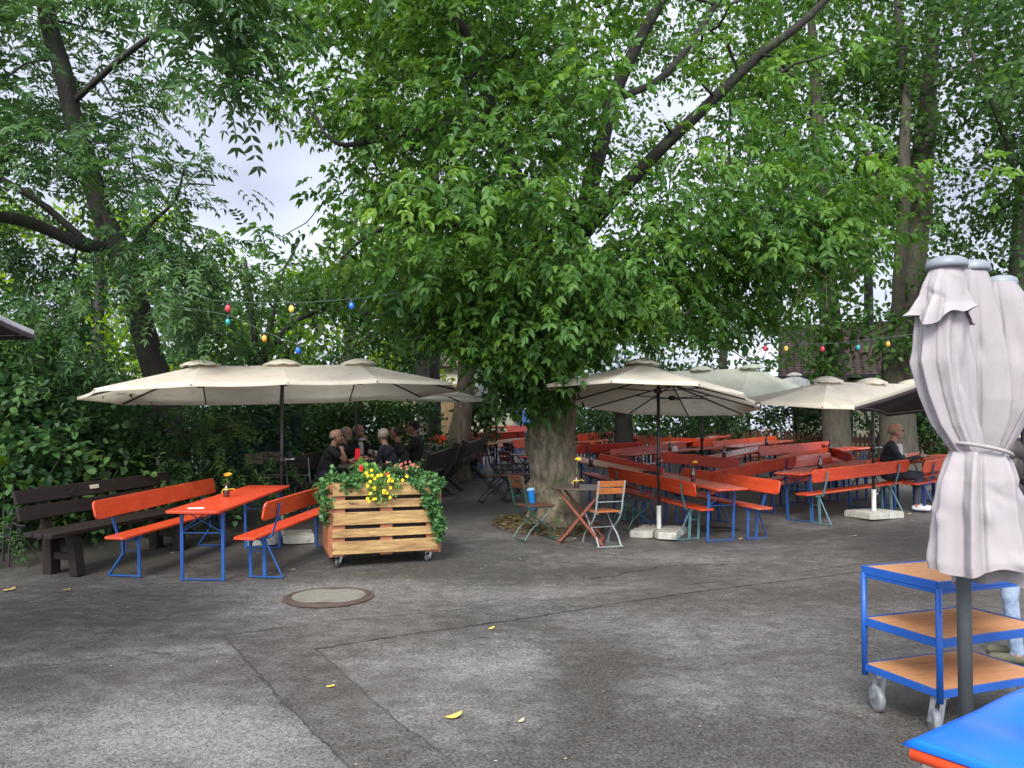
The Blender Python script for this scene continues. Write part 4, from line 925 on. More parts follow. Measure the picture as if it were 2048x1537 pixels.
# rustic log furniture of the seated group
def rustic_bench(A, B, flip, label):
    t = empty('rustic_bench', (0, 0, 0), label=label, cat='bench', group='rustic log benches')
    Lb = np.linalg.norm(np.array(B) - np.array(A)); h = .43
    s = MB(); s.slab(Lb, .30, .06, .03, .01, Matrix.Translation((0, 0, h))); s.build('seat', rustic, t)
    s = MB(); s.slab(Lb, .30, .045, .04, .01, Matrix.Translation((0, -.26, .62)) @ Matrix.Rotation(R(104), 4, 'X') @ Matrix.Translation((0, .15, 0))); s.build('backrest', rustic, t)
    for sx in (-1, 1):
        x = sx * (Lb / 2 - .12)
        s = MB(); s.tube(catmull([(x, .26, 0), (x, .12, .18), (x, -.10, .34), (x, -.24, .50), (x, -.30, .70), (x, -.40, .97)], 4), .06, 8); s.build('leg', rustic, t)
        s = MB(); s.tube(catmull([(x, -.34, 0), (x, -.12, .2), (x, .05, .32), (x, .13, .43)], 4), .055, 8); s.build('leg', rustic, t)
    seat_on(t, A, B, flip); return t
RB = [((-1.78, 12.2), (-1.38, 14.2)), ((-1.30, 14.5), (-.88, 16.5)), ((-3.22, 12.0), (-2.80, 14.2))]
rustic_bench(*RB[0], False, 'black log bench on the path side of the seated group')
rustic_bench(*RB[1], False, 'empty black log bench farther along the path')
rustic_bench(*RB[2], True, 'black log bench against the hedge with the three older men')
def rustic_table(c, yaw, label):
    t = empty('rustic_table', (c[0], c[1], float(terr(*c))), (0, -.06, R(yaw)), label, 'table', 'rustic log tables')
    s = MB(); s.slab(2.0, .75, .06, .03, .01, Matrix.Translation((0, 0, .70))); s.build('tabletop', greytop, t)
    for sx in (-1, 1):
        for sy in (-1, 1):
            s = MB(); s.bar((sx * .75, sy * .32, 0), (sx * .75, -sy * .25, .70), .12, .09, (0, 1, 0)); s.build('leg', rustic, t)
rustic_table((-2.28, 13.2), 79, 'dark log table of the seated group with cups and menus on it')
rustic_table((-1.78, 15.6), 79, 'empty grey-topped log table behind the seated group')
# ------------------------------------------------------------------ parasols
def parasol(base, yaw, label, double=True, top=2.5, eave=2.13, tilt=(0, 0), canopy=cream, polem=black_m, stand='slab', scale=1.0, lined=False, pole_r=.024, name='parasol', visible_hem=True, cap=True, detail=True):
    t = empty(name, base, (0, 0, R(yaw)), label, 'parasol', 'parasols')
    TM = Matrix.Translation((0, 0, top)) @ Matrix.Rotation(R(tilt[0]), 4, 'X') @ Matrix.Rotation(R(tilt[1]), 4, 'Y')
    dr = top - eave
    if double:
        out = [(2.35, 0), (2.0, .95), (1.0, 1.33), (0, 1.36), (-1.0, 1.33), (-2.0, .95), (-2.35, 0), (-2.0, -.95), (-1.0, -1.33), (0, -1.36), (1.0, -1.33), (2.0, -.95)]
        hub = [1, 1, 1, 0, -1, -1, -1, -1, -1, 0, 1, 1]; hubs = (-1, 0, 1)
    else:
        out = [(1.5 * math.cos(R(22.5 + 45 * k)), 1.5 * math.sin(R(22.5 + 45 * k))) for k in range(8)]; hub = [0] * 8; hubs = (0,)
    out = [(x * scale, y * scale) for x, y in out]; hx = [q * .98 * scale for q in hub]
    c = MB(); n = len(out); K, M_ = 8, 8
    def pt(i, cc, s):
        j = (i + 1) % n; a = hx[i] * (1 - cc) + hx[j] * cc; ox = out[i][0] * (1 - cc) + out[j][0] * cc; oy = out[i][1] * (1 - cc) + out[j][1] * cc
        s2 = s * (1 - .035 * math.sin(PI * cc)); sg = .035 * math.sin(PI * cc) * math.sin(PI * min(1, s * .9))
        end = 1.0 if abs(hub[i]) and abs(hub[j]) else 1.0
        z = -dr * s2 * end - sg - (.012 if double and hub[i] != hub[j] else 0) * math.sin(PI * cc)
        return (a + (ox - a) * s2, oy * s2, z)
    for i in range(n):
        k0 = len(c.v); vs = [pt(i, q / M_, s / K) for s in range(K + 1) for q in range(M_ + 1)]
        hem = [(p[0] * 1.0, p[1] * 1.0, p[2] - .035) for p in vs[-(M_ + 1):]]
        vs += hem
        fs = [[s * (M_ + 1) + q, s * (M_ + 1) + q + 1, (s + 1) * (M_ + 1) + q + 1, (s + 1) * (M_ + 1) + q] for s in range(K + 1) for q in range(M_)]
        c.add([tuple(TM @ Vector(v)) for v in vs], fs)
    c.build('canopy', canopy, t, True)
    if lined:
        c2 = MB(); c2.v = [(x, y, z - .03) for x, y, z in c.v if True]; c2.f = [list(f) for f in c.f]; c2.m = list(c.m); c2.build('lining', lining, t, True)
    if cap:
        for hxx in hubs:
            v = MB(); r0 = .24 * scale; m_ = 8
            rg_ = [[(hxx * .98 * scale + r * math.cos(2 * PI * k / 16) * (1 if k % 2 == 0 else .93), r * math.sin(2 * PI * k / 16) * (1 if k % 2 == 0 else .93), z - (0 if k % 2 == 0 else .012)) for k in range(16)] for r, z in ((.03, .075), (r0 * .5, .055), (r0, .012), (r0 * 1.01, -.015))]
            vs = [p for r in rg_ for p in r]; fs = [list(range(16))] + [[a * 16 + k, a * 16 + (k + 1) % 16, a * 16 + 16 + (k + 1) % 16, a * 16 + 16 + k] for a in range(3) for k in range(16)]
            v.add([tuple(TM @ Vector(p)) for p in vs], fs); v.build('vent_cap', canopy, t, True)
    p = MB(); p.tube([(0, 0, .05), (0, 0, top - .03)], pole_r, 12); p.tube([(0, 0, 1.02), (0, 0, 1.14)], pole_r * 1.5, 12); p.build('pole', polem, t, True)
    if detail:
        cr = MB(); cr.tube([(0, 0, 1.09), (.12, 0, 1.09), (.12, 0, 1.09)], .008, 6); cr.tube([(.12, -.012, 1.09), (.17, -.012, 1.09)], .014, 8); cr.build('crank', chrome, t, True)
    for i in range(n):
        r_ = MB(); a = TM @ Vector((hx[i], 0, -.045)); b = TM @ Vector((out[i][0], out[i][1], -dr - .02)); r_.bar(a, b, .016, .022)
        if detail:
            run = TM @ Vector((hx[i], 0, -.26)); mid = a.lerp(b, .45); r_.bar(run, mid, .012, .016)
        r_.build('rib', polem, t)
    if detail:
        for q in hubs:
            h = MB(); h.M = TM; h.lathe([(.045, -.29), (.06, -.27), (.06, -.24), (.04, -.22)], 12, (q * .98 * scale, 0, 0)); h.build('hub', polem, t)
        if double:
            h = MB(); h.M = TM; h.bar((-.98 * scale, 0, -.06), (.98 * scale, 0, -.06), .025, .03); h.build('cross_beam', polem, t)
    if stand:
        s = MB(); s.lathe([(.034, .05), (.034, .40), (.037, .40), (.037, .43), (.030, .43)], 16)
        s.tube([(.03, 0, .36), (.09, 0, .36)], .006, 6); s.build('pole_socket', white_m, t)
        for k, (x, y) in enumerate(((1, 1), (-1, 1), (-1, -1), (1, -1))):
            b = MB(); q = .235
            poly = [(.015, .015), (.015, q * 2 - .10), (.10, q * 2), (q * 2 - .02, q * 2), (q * 2, q * 2 - .04), (q * 2, .12), (q * 2 - .09, .015)] if stand == 'slab' else [(.01, .01), (.01, .40), (.34, .40), (.40, .34), (.40, .01)]
            poly = [(px_ * x * .9, py_ * y * .72) for px_, py_ in poly]
            if x * y < 0: poly = poly[::-1]
            ins = [(a_ * .97, b_ * .97) for a_, b_ in poly]
            b.prism(poly, .0, .075); b.prism(ins, .075, .095); b.build('base_slab', concrete, t)
    return t
parasol(G(562, 1082), 19, 'long cream double parasol on the left over the red-orange table, three vents on top', tilt=(-2.6, -2.2), scale=1.04, top=2.36, eave=1.98)
parasol(G(1318, 1070), 66, 'cream double parasol seen from its end, right of the big trunk, brownish underside', tilt=(1.0, 3.8), top=2.38, eave=1.98, scale=1.02)
parasol(G(1748, 1034), 22, 'long cream double parasol at the right over the sideways table, only its top seen', tilt=(5, 0), stand='plain', top=2.12, eave=1.77, scale=.93)
p = W(712, 900, 13.3); p[2] = float(terr(p[0], 13.3))
parasol(p, 12, 'cream double parasol over the seated group, behind the left one', tilt=(0, 2), top=2.22, eave=1.90, stand=None)
p = W(1404, 900, 15.0); p[2] = float(terr(p[0], 15))
parasol(p, -30, 'pale green-grey double parasol behind the middle one, its peak showing to the right', tilt=(2, 0), top=2.45, eave=1.85, stand=None, canopy=greenish)
p = W(993, 900, 18.5); p[2] = float(terr(p[0], 18.5))
parasol(p, 10, 'small white parasol left of the big trunk in the distance', double=False, top=2.35, eave=1.85, stand=None, canopy=white_c, scale=.85, detail=False)
p = W(1590, 900, 19.5); p[2] = float(terr(p[0], 19.5))
parasol(p, 10, 'small white parasol far back, peeping over the long right one', double=False, top=2.3, eave=1.85, stand=None, canopy=white_c, scale=.8, detail=False)
p = np.array((5.45, 8.0, 0)); p[2] = float(terr(p[0], p[1]))
parasol(p, 4, 'parasol with a dark underside behind the closed one at the right', double=False, top=2.55, eave=2.10, stand='plain', canopy=cream, scale=1.15, lined=True, detail=False, tilt=(-8, -5))
p = np.array((-4.60, 4.15, 0)); p[2] = float(terr(p[0], p[1]))
parasol(p, 22, 'dark-lined parasol of which one corner enters the picture at the left edge', double=False, top=2.95, eave=2.36, stand='plain', canopy=white_c, scale=1.12, lined=True, detail=False)

# closed double parasol in the right foreground
def loft(mb, prof, d, k, amp, ph, n=150, m=60, twist=1.0, depthf=.75, hem=0.0, seed=0):
    """folded cloth: rings of varying centre and half width with long sharp pleats running down"""
    rl = np.random.default_rng(seed); ys = [p[0] for p in prof]; cs = [p[1] for p in prof]; hw = [p[2] for p in prof]
    am = np.array(amp); rows = []; ths = 2 * PI * np.arange(n) / n
    pl_ = [(ph + 2 * PI * (i + rl.uniform(-.28, .28)) / k, rl.uniform(.10, .26), rl.uniform(.7, 1.2), rl.uniform(-.35, .35) * twist) for i in range(k)]
    dents = [(rl.uniform(0, 2 * PI), rl.uniform(.15, .95), rl.uniform(.12, .40), rl.uniform(.04, .14), rl.uniform(-.10, .08)) for _ in range(26)]
    for i in range(m):
        s = i / (m - 1); y = ys[0] + (ys[-1] - ys[0]) * s; c = np.interp(y, ys, cs); h = np.interp(y, ys, hw); a_ = np.interp(s, np.linspace(0, 1, len(am)), am)
        f = np.zeros(n)
        for (t0, wd, st, tw) in pl_:
            dth = np.abs((ths - t0 - tw * s + PI) % (2 * PI) - PI); f += st * (np.exp(-(dth / wd) ** 1.3) - .12)
            dth2 = np.abs((ths - t0 - tw * s - wd * 1.5 + PI) % (2 * PI) - PI); f -= st * .5 * np.exp(-(dth2 / (wd * .5)) ** 2)
        g = np.zeros(n)
        for (t0, s0, wt, ws, am_) in dents:
            dth = (ths - t0 + PI) % (2 * PI) - PI; g += am_ * np.exp(-(dth / wt) ** 2 - ((s - s0 - .15 * dth) / ws) ** 2)
        r = 1 + a_ * f * .75 + 1.5 * g * min(1, 3 * a_)
        hm = hem * s ** 8 * (np.sin(2 * ths + ph) + .5 * np.sin(5 * ths + 1))
        row = []
        for q in range(n):
            wld = W(c + h * r[q] * math.cos(ths[q]), y + hm[q], d); rad = h / F * d * depthf * r[q]
            row.append((wld[0], d + rad * math.sin(ths[q]), wld[2]))
        rows.append(row)
    vs = [p for r in rows for p in r]
    fs = [[i * n + q, i * n + (q + 1) % n, i * n + n + (q + 1) % n, i * n + n + q] for i in range(m - 1) for q in range(n)]
    mb.add(vs, fs)
def closed_parasol():
    d = 3.50; b = W(1957, 1400, d + .02); z0 = float(terr(b[0], b[1])); bx = (b[0], b[1], z0)
    t = empty('closed_parasol', (0, 0, 0), label='big closed parasol of aged pinkish-grey cloth tied in the middle, above the blue trolley', cat='parasol', group='parasols')
    c = MB(); loft(c, [(528, 1893, 27), (560, 1891, 37), (620, 1886, 47), (680, 1884, 51), (725, 1885, 58), (790, 1897, 52), (850, 1914, 44), (885, 1930, 36), (905, 1938, 30), (925, 1940, 20)], d + .02, 6, (.05, .22, .38, .48, .42, .2), .6, seed=1); c.build('canopy', grey_c, t, True)
    c = MB(); loft(c, [(536, 1946, 25), (570, 1950, 33), (640, 1956, 48), (720, 1958, 60), (800, 1962, 62), (860, 1962, 50), (925, 1957, 30)], d + .18, 6, (.05, .2, .3, .4, .35, .12), 2.1, seed=2); c.build('canopy', grey_c, t, True)
    c = MB(); loft(c, [(566, 2003, 26), (600, 2012, 42), (650, 2022, 56), (740, 2022, 70), (820, 2008, 60), (880, 1994, 38), (925, 1975, 24)], d + .34, 5, (.05, .2, .35, .4, .35, .1), 4.0, seed=3); c.build('canopy', grey_c, t, True)
    c = MB(); loft(c, [(535, 1893, 29), (570, 1889, 40), (610, 1887, 52), (634, 1884, 66)], d - .005, 5, (.02, .15, .32, .42), .2, depthf=.85, hem=14, m=30, seed=4); c.build('cape', grey_c, t, True)
    c = MB(); loft(c, [(572, 2004, 28), (600, 2014, 40), (640, 2024, 54)], d + .39, 3, (.02, .15, .3), 1.2, depthf=.85, hem=6, m=30, seed=5); c.build('cape', grey_c, t, True)
    c = MB(); loft(c, [(903, 1957, 52), (925, 1957, 62), (960, 1957, 74), (1010, 1958, 82), (1070, 1960, 92), (1120, 1962, 98), (1136, 1964, 97)], d + .03, 8, (.14, .30, .34, .34, .30, .26), 1.1, depthf=1.0, hem=9, twist=.6, seed=6, m=80); c.build('skirt', grey_c, t, True)
    c = MB(); loft(c, [(905, 1960, 44), (960, 1962, 60), (1060, 1985, 84), (1165, 2000, 86)], d + .2, 6, (.1, .2, .25, .2), 3.0, depthf=.7, hem=10, twist=.4, seed=7, m=60); c.build('skirt', grey_c, t, True)
    s = MB(); pts = []
    for q in range(41):
        th = 2 * PI * q / 40; wv = W(1956 + 56 * math.cos(th), 900 + 14 * math.cos(th) ** 1 , d + .03); pts.append((wv[0], d + .03 + .142 * math.sin(th), wv[2] - .006 * math.sin(th)))
    s.tube(pts, .009, 6, False); s.build('tie_strap', grey_c, t, True)
    for px_, py_, dd, r in ((1893, 526, d, .085), (1945, 533, d + .2, .075), (2001, 563, d + .4, .075)):
        h = MB(); q = W(px_, py_, dd); h.lathe([(r * 1.02, -.03), (r * 1.06, -.015), (r, .008), (r * .7, .022), (r * .3, .03)], 24, (q[0], q[1], q[2])); h.build('mast_cap', capm, t, True)
    m = MB(); m.tube([(bx[0], bx[1] + .1, z0 + .02), (bx[0], bx[1] + .1, 2.2)], .032, 20)
    m.build('mast', alu, t, True)
    m = MB(); m.lathe([(.055, 0), (.055, .05), (.045, .06)], 16, (bx[0], bx[1] + .1, z0)); m.build('ground_socket', alu, t, True)
closed_parasol()

# ------------------------------------------------------------------ pallet planter
def caster(t, x, y, r=.055, tyre=rubber, zt=.16, yaw=0, name='wheel'):
    MZ = Matrix.Translation((x, y, 0)) @ Matrix.Rotation(R(yaw), 4, 'Z')
    w_ = MB(); w_.M = MZ @ Matrix.Translation((0, .02, r)) @ Matrix.Rotation(R(90), 4, 'X')
    w_.lathe([(r * .62, -.018), (r * .9, -.018), (r, -.012), (r, .012), (r * .9, .018), (r * .62, .018)], 24); o = w_.build(name, tyre, t, True)
    h = MB(); h.M = w_.M; h.lathe([(r * .25, -.021), (r * .66, -.015), (r * .66, .015), (r * .25, .021)], 20); h.build('rim', chrome, o)
    f = MB(); f.M = MZ
    for sy in (-1, 1): f.bar((0, .02 + sy * .0245, r), (0, .0 + sy * .0245, zt - .02), .003, .026, (0, 1, 0))
    f.slab(.085, .085, .006, .01, .001, Matrix.Translation((0, 0, zt - .012))); f.lathe([(.032, zt - .03), (.032, zt - .012)], 14); f.build('caster_fork', chrome, t)
def planter():
    a = G(664, 1140); yaw = 19
    t = empty('pallet_planter', (a[0], a[1], float(terr(a[0], a[1]))), (0, 0, R(yaw)), 'rolling planter made of yellow-stained wooden pallets, overflowing with ivy and flowers', 'planter')
    zb = .165; Wd, Dp, H = 1.22, .74, .80
    def side(M, Lx, name, mats_, blocks=True):
        s = MB(); s.M = M; z = zb
        hs = [.145, .095, .145, .095, .145]; gap = (H - sum(hs)) / 4
        for k, hh in enumerate(hs):
            s.slab(Lx, hh, .022, .006, .003, Matrix.Translation((0, -.0, z + hh / 2)) @ Matrix.Rotation(R(90), 4, 'X')); z += hh + gap
        o = s.build(name, pallet, t); s2 = MB(); s2.M = M
        for x in (-Lx / 2 + .07, 0, Lx / 2 - .07): s2.box((x, .035, zb + H / 2 - .01), (.14, .07, H + .03))
        s2.box((-.25, .06, zb + .56), (.14, .05, .02)); s2.box((.22, .06, zb + .56), (.14, .05, .02))
        s2.build('batten', pallet2, o)
        s3 = MB(); s3.M = M; s3.box((0, .09, zb + H / 2), (Lx - .02, .02, H - .02)); s3.build('gap_shade_panel', lining, o)  # dark panel added behind the boards so the gaps show as shade
    side(Matrix.Translation((Wd / 2, 0, 0)), Wd, 'pallet_side', None)
    side(Matrix.Translation((Wd / 2, Dp, 0)) @ Matrix.Rotation(PI, 4, 'Z'), Wd, 'pallet_side', None)
    for x, rz in ((-.016, -90), (Wd + .016, 90)):
        s = MB()
        for k in range(1): s.box((x, Dp / 2, zb + H / 2 - .02), (.03, Dp - .0, H + .02))
        for k in range(4): s.box((x + (-.022 if x < 0 else .022), .09 + k * (Dp - .18) / 3, zb + H / 2), (.016, .13, H - .02))
        s.build('end_panel', pallet2, t)
    s = MB(); s.box((Wd / 2, Dp / 2, zb + H - .08), (Wd - .24, Dp - .24, .06)); s.build('soil', soilm, t)
    s = MB(); s.box((Wd / 2, Dp / 2, zb + .01), (Wd - .10, Dp - .24, .03)); s.build('floor_board', pallet2, t)
    for x, y in ((.09, .08), (Wd - .09, .08), (.09, Dp - .1), (Wd - .09, Dp - .1)): caster(t, x, y, .062, rubber, .165, 65 if x < .5 else 60)
    return t, yaw, a, zb, Wd, Dp, H
PL, pyaw, pa, zb, Wd, Dp, H = planter()
def loc2w(x, y, z):
    c, s = math.cos(R(pyaw)), math.sin(R(pyaw)); return np.array((pa[0] + x * c - y * s, pa[1] + x * s + y * c, float(PL.location[2]) + z))
rng = np.random.default_rng(3)
def plantmass(name, label, cat, pts, rad, ns, ll, lw, m, tint, flowers=None, group=None, stems=True):
    t = empty(name, loc2w(*pts[0]), label=label, cat=cat, group=group); o = np.array(t.location)
    P = np.array([loc2w(*p) for p in pts]) - o; N = len(P) * ns; c = np.repeat(P, ns, 0)
    q = c + rng.normal(0, 1, (N, 3)) * rad; D = unit(rng.normal(0, 1, (N, 3)) + np.array((0, -.5, -.1)))
    A, tt = simple_leaves(rng, q, D, rng.normal(tint, .2, N) + (q[:, 2] - c[:, 2]) * 1.5, ll, lw)
    leafobj('foliage', A, tt, m, t)
    if stems:
        s = MB(); r0 = np.array(loc2w(Wd / 2, .2, zb + H - .05)) - o
        for k in range(0, len(P) - 1, 1):
            if np.linalg.norm(P[k] - P[k + 1]) < .45: s.tube([P[k], (P[k] + P[k + 1]) / 2 + np.array((0, -.01, .01)), P[k + 1]], .003, 4, False)
        if s.v: s.build('stem', stemgreen, t)
    for fm, fp, r, petals in (flowers or []):
        for p in fp:
            f = MB(); w_ = np.array(loc2w(*p)) - o; nrm = Vector((rng.uniform(-.4, .4), -1, rng.uniform(.1, .7))).normalized(); M = Matrix.Translation(w_) @ nrm.to_track_quat('Z', 'Y').to_matrix().to_4x4(); f.M = M
            for k in range(petals):
                a0 = 2 * PI * k / petals; a1 = a0 + 2 * PI / petals * .95; am_ = (a0 + a1) / 2
                f.add([(0, 0, 0), (r * .7 * math.cos(a0), r * .7 * math.sin(a0), .010), (r * math.cos(am_), r * math.sin(am_), .006), (r * .7 * math.cos(a1), r * .7 * math.sin(a1), .010)], [[0, 1, 2, 3]])
            f.lathe([(r * .25, .0), (r * .18, .008)], 6); f.build('flower', fm, t)
top = zb + H
U = rng.uniform
plantmass('ivy_plant', 'ivy spilling over the left corner of the pallet planter', 'plant', [(U(-.05, .30), U(.0, .3), top + U(-.02, .09)) for _ in range(22)] + [(-.06 + U(-.09, .06), U(-.06, .35), top - U(0, .22)) for _ in range(14)] + [(-.08 + U(-.05, .05), U(-.04, .1), top - .2 - k * .035) for k in range(7)] + [(U(.05, .30), -.04, top - U(-.02, .05)) for _ in range(7)], .032, 14, .055, .050, LI, .35)
plantmass('ivy_plant', 'ivy hanging far down the right corner of the pallet planter', 'plant', [(Wd - U(0, .42), U(-.03, .3), top + U(-.02, .06)) for _ in range(34)] + [(Wd - U(-.05, .34), -.04, top - U(-.02, .10)) for _ in range(12)] + [(Wd - .20 + .04 * math.sin(k) + k * .013, -.055, top - .12 - k * .026) for k in range(18)] + [(Wd - .06 + .03 * math.sin(k * 1.3) + k * .004, -.06, top - .08 - k * .03) for k in range(20)] + [(Wd - .02 + .02 * math.sin(k), -.05, top - .4 - k * .02) for k in range(9)], .026, 12, .050, .046, LI, .35)
plantmass('petunia_plant', 'small bright yellow petunias hanging over the middle of the planter front', 'flowers', [(U(.34, .75), U(-.06, .12), top + U(-.04, .10)) for _ in range(26)] + [(U(.40, .66), -.06, top - U(0, .17)) for _ in range(16)], .03, 15, .035, .022, LI, .85,
           [(yellow_p, [(U(.36, .66), -.10, top + U(-.20, .10)) for _ in range(24)] + [(.78, -.08, top + .03), (.83, -.08, top + .07), (.36, -.1, top + .12), (.42, -.1, top + .15), (.38, -.1, top + .09), (.62, -.1, top + .02)], .022, 5)])
plantmass('geranium_plant', 'round-leaved geranium with red blooms at the back left of the planter', 'flowers', [(U(.30, .58), U(.05, .4), top + U(.03, .16)) for _ in range(14)], .035, 8, .085, .095, LI, .6,
           [(red_p, [(.33 + U(-.02, .02), .05, top + .16 + U(-.03, .03)) for _ in range(4)] + [(.61 + U(-.03, .03), .02, top + .10 + U(-.02, .02)) for _ in range(4)], .022, 6)])
plantmass('lantana_plant', 'dense small-leaved plant with salmon pink blooms at the back right of the planter', 'flowers', [(U(.62, 1.05), U(.05, .45), top + U(.02, .17)) for _ in range(40)], .035, 15, .042, .026, LI, .25,
           [(pink_p, [(U(.62, 1.05), U(.0, .2), top + U(.14, .23)) for _ in range(17)], .017, 5)])

# ------------------------------------------------------------------ manhole cover
def manhole():
    p = G(658, 1195); t = empty('manhole_cover', (p[0], p[1], float(terr(p[0], p[1])) + .001), label='round manhole cover with rusty rim and a waisted concrete infill', cat='manhole cover')
    s = MB(); s.lathe([(.43, 0), (.43, .010), (.395, .013), (.392, .009), (.385, .009), (.382, .014), (0.0, .014)], 64); s.build('rim', iron, t)
    poly = []
    for k in range(72):
        a = 2 * PI * k / 72; x = .345 * math.cos(a); y = .335 * math.sin(a) * (1 - .22 * math.exp(-(x / .12) ** 2)); poly.append((x, y))
    s = MB(); s.prism(poly, .0145, .0185, Matrix.Rotation(R(4), 4, 'Z')); s.build('infill', manconc, t)
    s = MB()
    for x, y in ((-.372, -.02), (.372, .05)): s.lathe([(.014, .0145), (.014, .018), (.006, .018)], 10, (x, y, 0))
    s.build('bolt', bark_d, t)
manhole()
# tree pit with litter and iron grate arc
c0 = G(1098, 1050); rng = np.random.default_rng(8)
mb = MB(); vs = [(c0[0], c0[1], float(terr(c0[0], c0[1])) + .07)]; n = 40
for r_, h in ((.45, .06), (.68, .045), (.80, .006)):
    for k in range(n):
        a = 2 * PI * k / n; rr = r_ * (1 + .06 * math.sin(3 * a) + rng.normal(0, .015)); x, y = c0[0] + rr * 1.05 * math.cos(a), c0[1] + rr * math.sin(a); vs.append((x, y, float(terr(x, y)) + h))
fs = [[0, 1 + k, 1 + (k + 1) % n] for k in range(n)] + [[1 + q * n + k, 1 + q * n + (k + 1) % n, 1 + q * n + n + (k + 1) % n, 1 + q * n + n + k] for q in range(2) for k in range(n)]
mb.add(vs, [f[::-1] for f in fs]); tag(mb.build('tree_pit', mat('pit_soil', (.05, .038, .022), (.09, .07, .035), rough=.95, scale=12, bump=1), None, True), kind='structure')
N = 1500; a = rng.uniform(0, 2 * PI, N); r_ = rng.uniform(.35, .86, N); X = c0[0] + r_ * np.cos(a); Y = c0[1] + r_ * np.sin(a)
P = np.stack((X, Y, terr(X, Y) + .075 - .08 * np.clip((r_ - .6) / .3, 0, 1)), 1); A, tt = simple_leaves(rng, P, unit(rng.normal(0, 1, (N, 3)) * np.array((1, 1, .25))), rng.uniform(0, 1, N), .055, .03)
tag(leafobj('leaf_litter', A, tt, litter), 'brown fallen leaves round the foot of the big maple', 'leaf litter', kind='stuff')
mb = MB()
arc = [G(*q) for q in ((1012, 1036), (990, 1042), (988, 1050), (998, 1058), (1012, 1064), (1030, 1068))]
for k in range(len(arc)): arc[k][2] += .012
mb.tube(arc, .012, 6); ar2 = [p + np.array((.10, .02, 0)) for p in arc]; mb.tube(ar2, .010, 6)
for p, q in zip(arc, ar2): mb.tube([p, q], .008, 5)
tag(mb.build('tree_grate', iron), 'curved rusty iron tree grate at the left edge of the leaf-strewn tree pit', 'tree grate')
g1 = G(1430, 1057); mb = MB(); mb.M = Matrix.Translation(g1 + np.array((0, 0, .004))) @ Matrix.Rotation(R(8), 4, 'Z'); mb.box((0, .25, .006), (.5, .03, .012)); mb.box((0, -.25, .006), (.5, .03, .012))
for k in range(9): mb.box((-.24 + k * .06, 0, .006), (.022, .5, .012))
tag(mb.build('drain_grate', iron), 'square iron drain grate in the asphalt under the front right table', 'drain grate')

# ------------------------------------------------------------------ blue trolley
def trolley():
    n0 = np.array((2.262, 4.00)); l0 = np.array((2.0, 4.31)); ex = np.array((.82, .30)); ex = ex / np.linalg.norm(ex); ey = np.array((-ex[1], ex[0]))
    t = empty('service_trolley', (n0[0], n0[1], float(terr(*n0)) - .0), (0, 0, math.atan2(ex[1], ex[0])), 'blue three-shelf steel trolley with beech-coloured boards beside the closed parasol', 'trolley'); t.scale = (1.03,) * 3
    Lx, Wy = .80, .50
    for z in (.245, .505, .80):
        s = MB(); s.box((Lx / 2, Wy / 2, z + .012), (Lx - .012, Wy - .012, .012)); s.build('shelf', cartwood, t)
        f = MB(); hh = .045 if z > .3 else .04; zz = z
        for y in (0, Wy): f.box((Lx / 2, y, zz), (Lx + .006, .012, hh))
        for x in (0, Lx): f.box((x, Wy / 2, zz + .0003), (.012, Wy - .012, hh))
        if z > .6:
            for y in (.004, Wy - .004): f.box((Lx / 2, y, zz - .032), (Lx - .02, .012, .02))
            for x in (.004, Lx - .004): f.box((x, Wy / 2, zz - .032), (.012, Wy - .04, .02))
        f.build('shelf_frame', cartblue, t)
    for x in (.004, Lx - .004):
        for y in (.004, Wy - .004): p = MB(); p.tube([(x, y, .20), (x, y, .785)], .0165, 12); p.build('post', cartblue, t, True)
    for x, y, yw in ((.06, Wy - .06, 70), (.06, .06, 55), (Lx - .08, .07, 15), (Lx - .08, Wy - .07, 15)): caster(t, x, y, .074, rubber2, .225, yw)
trolley()

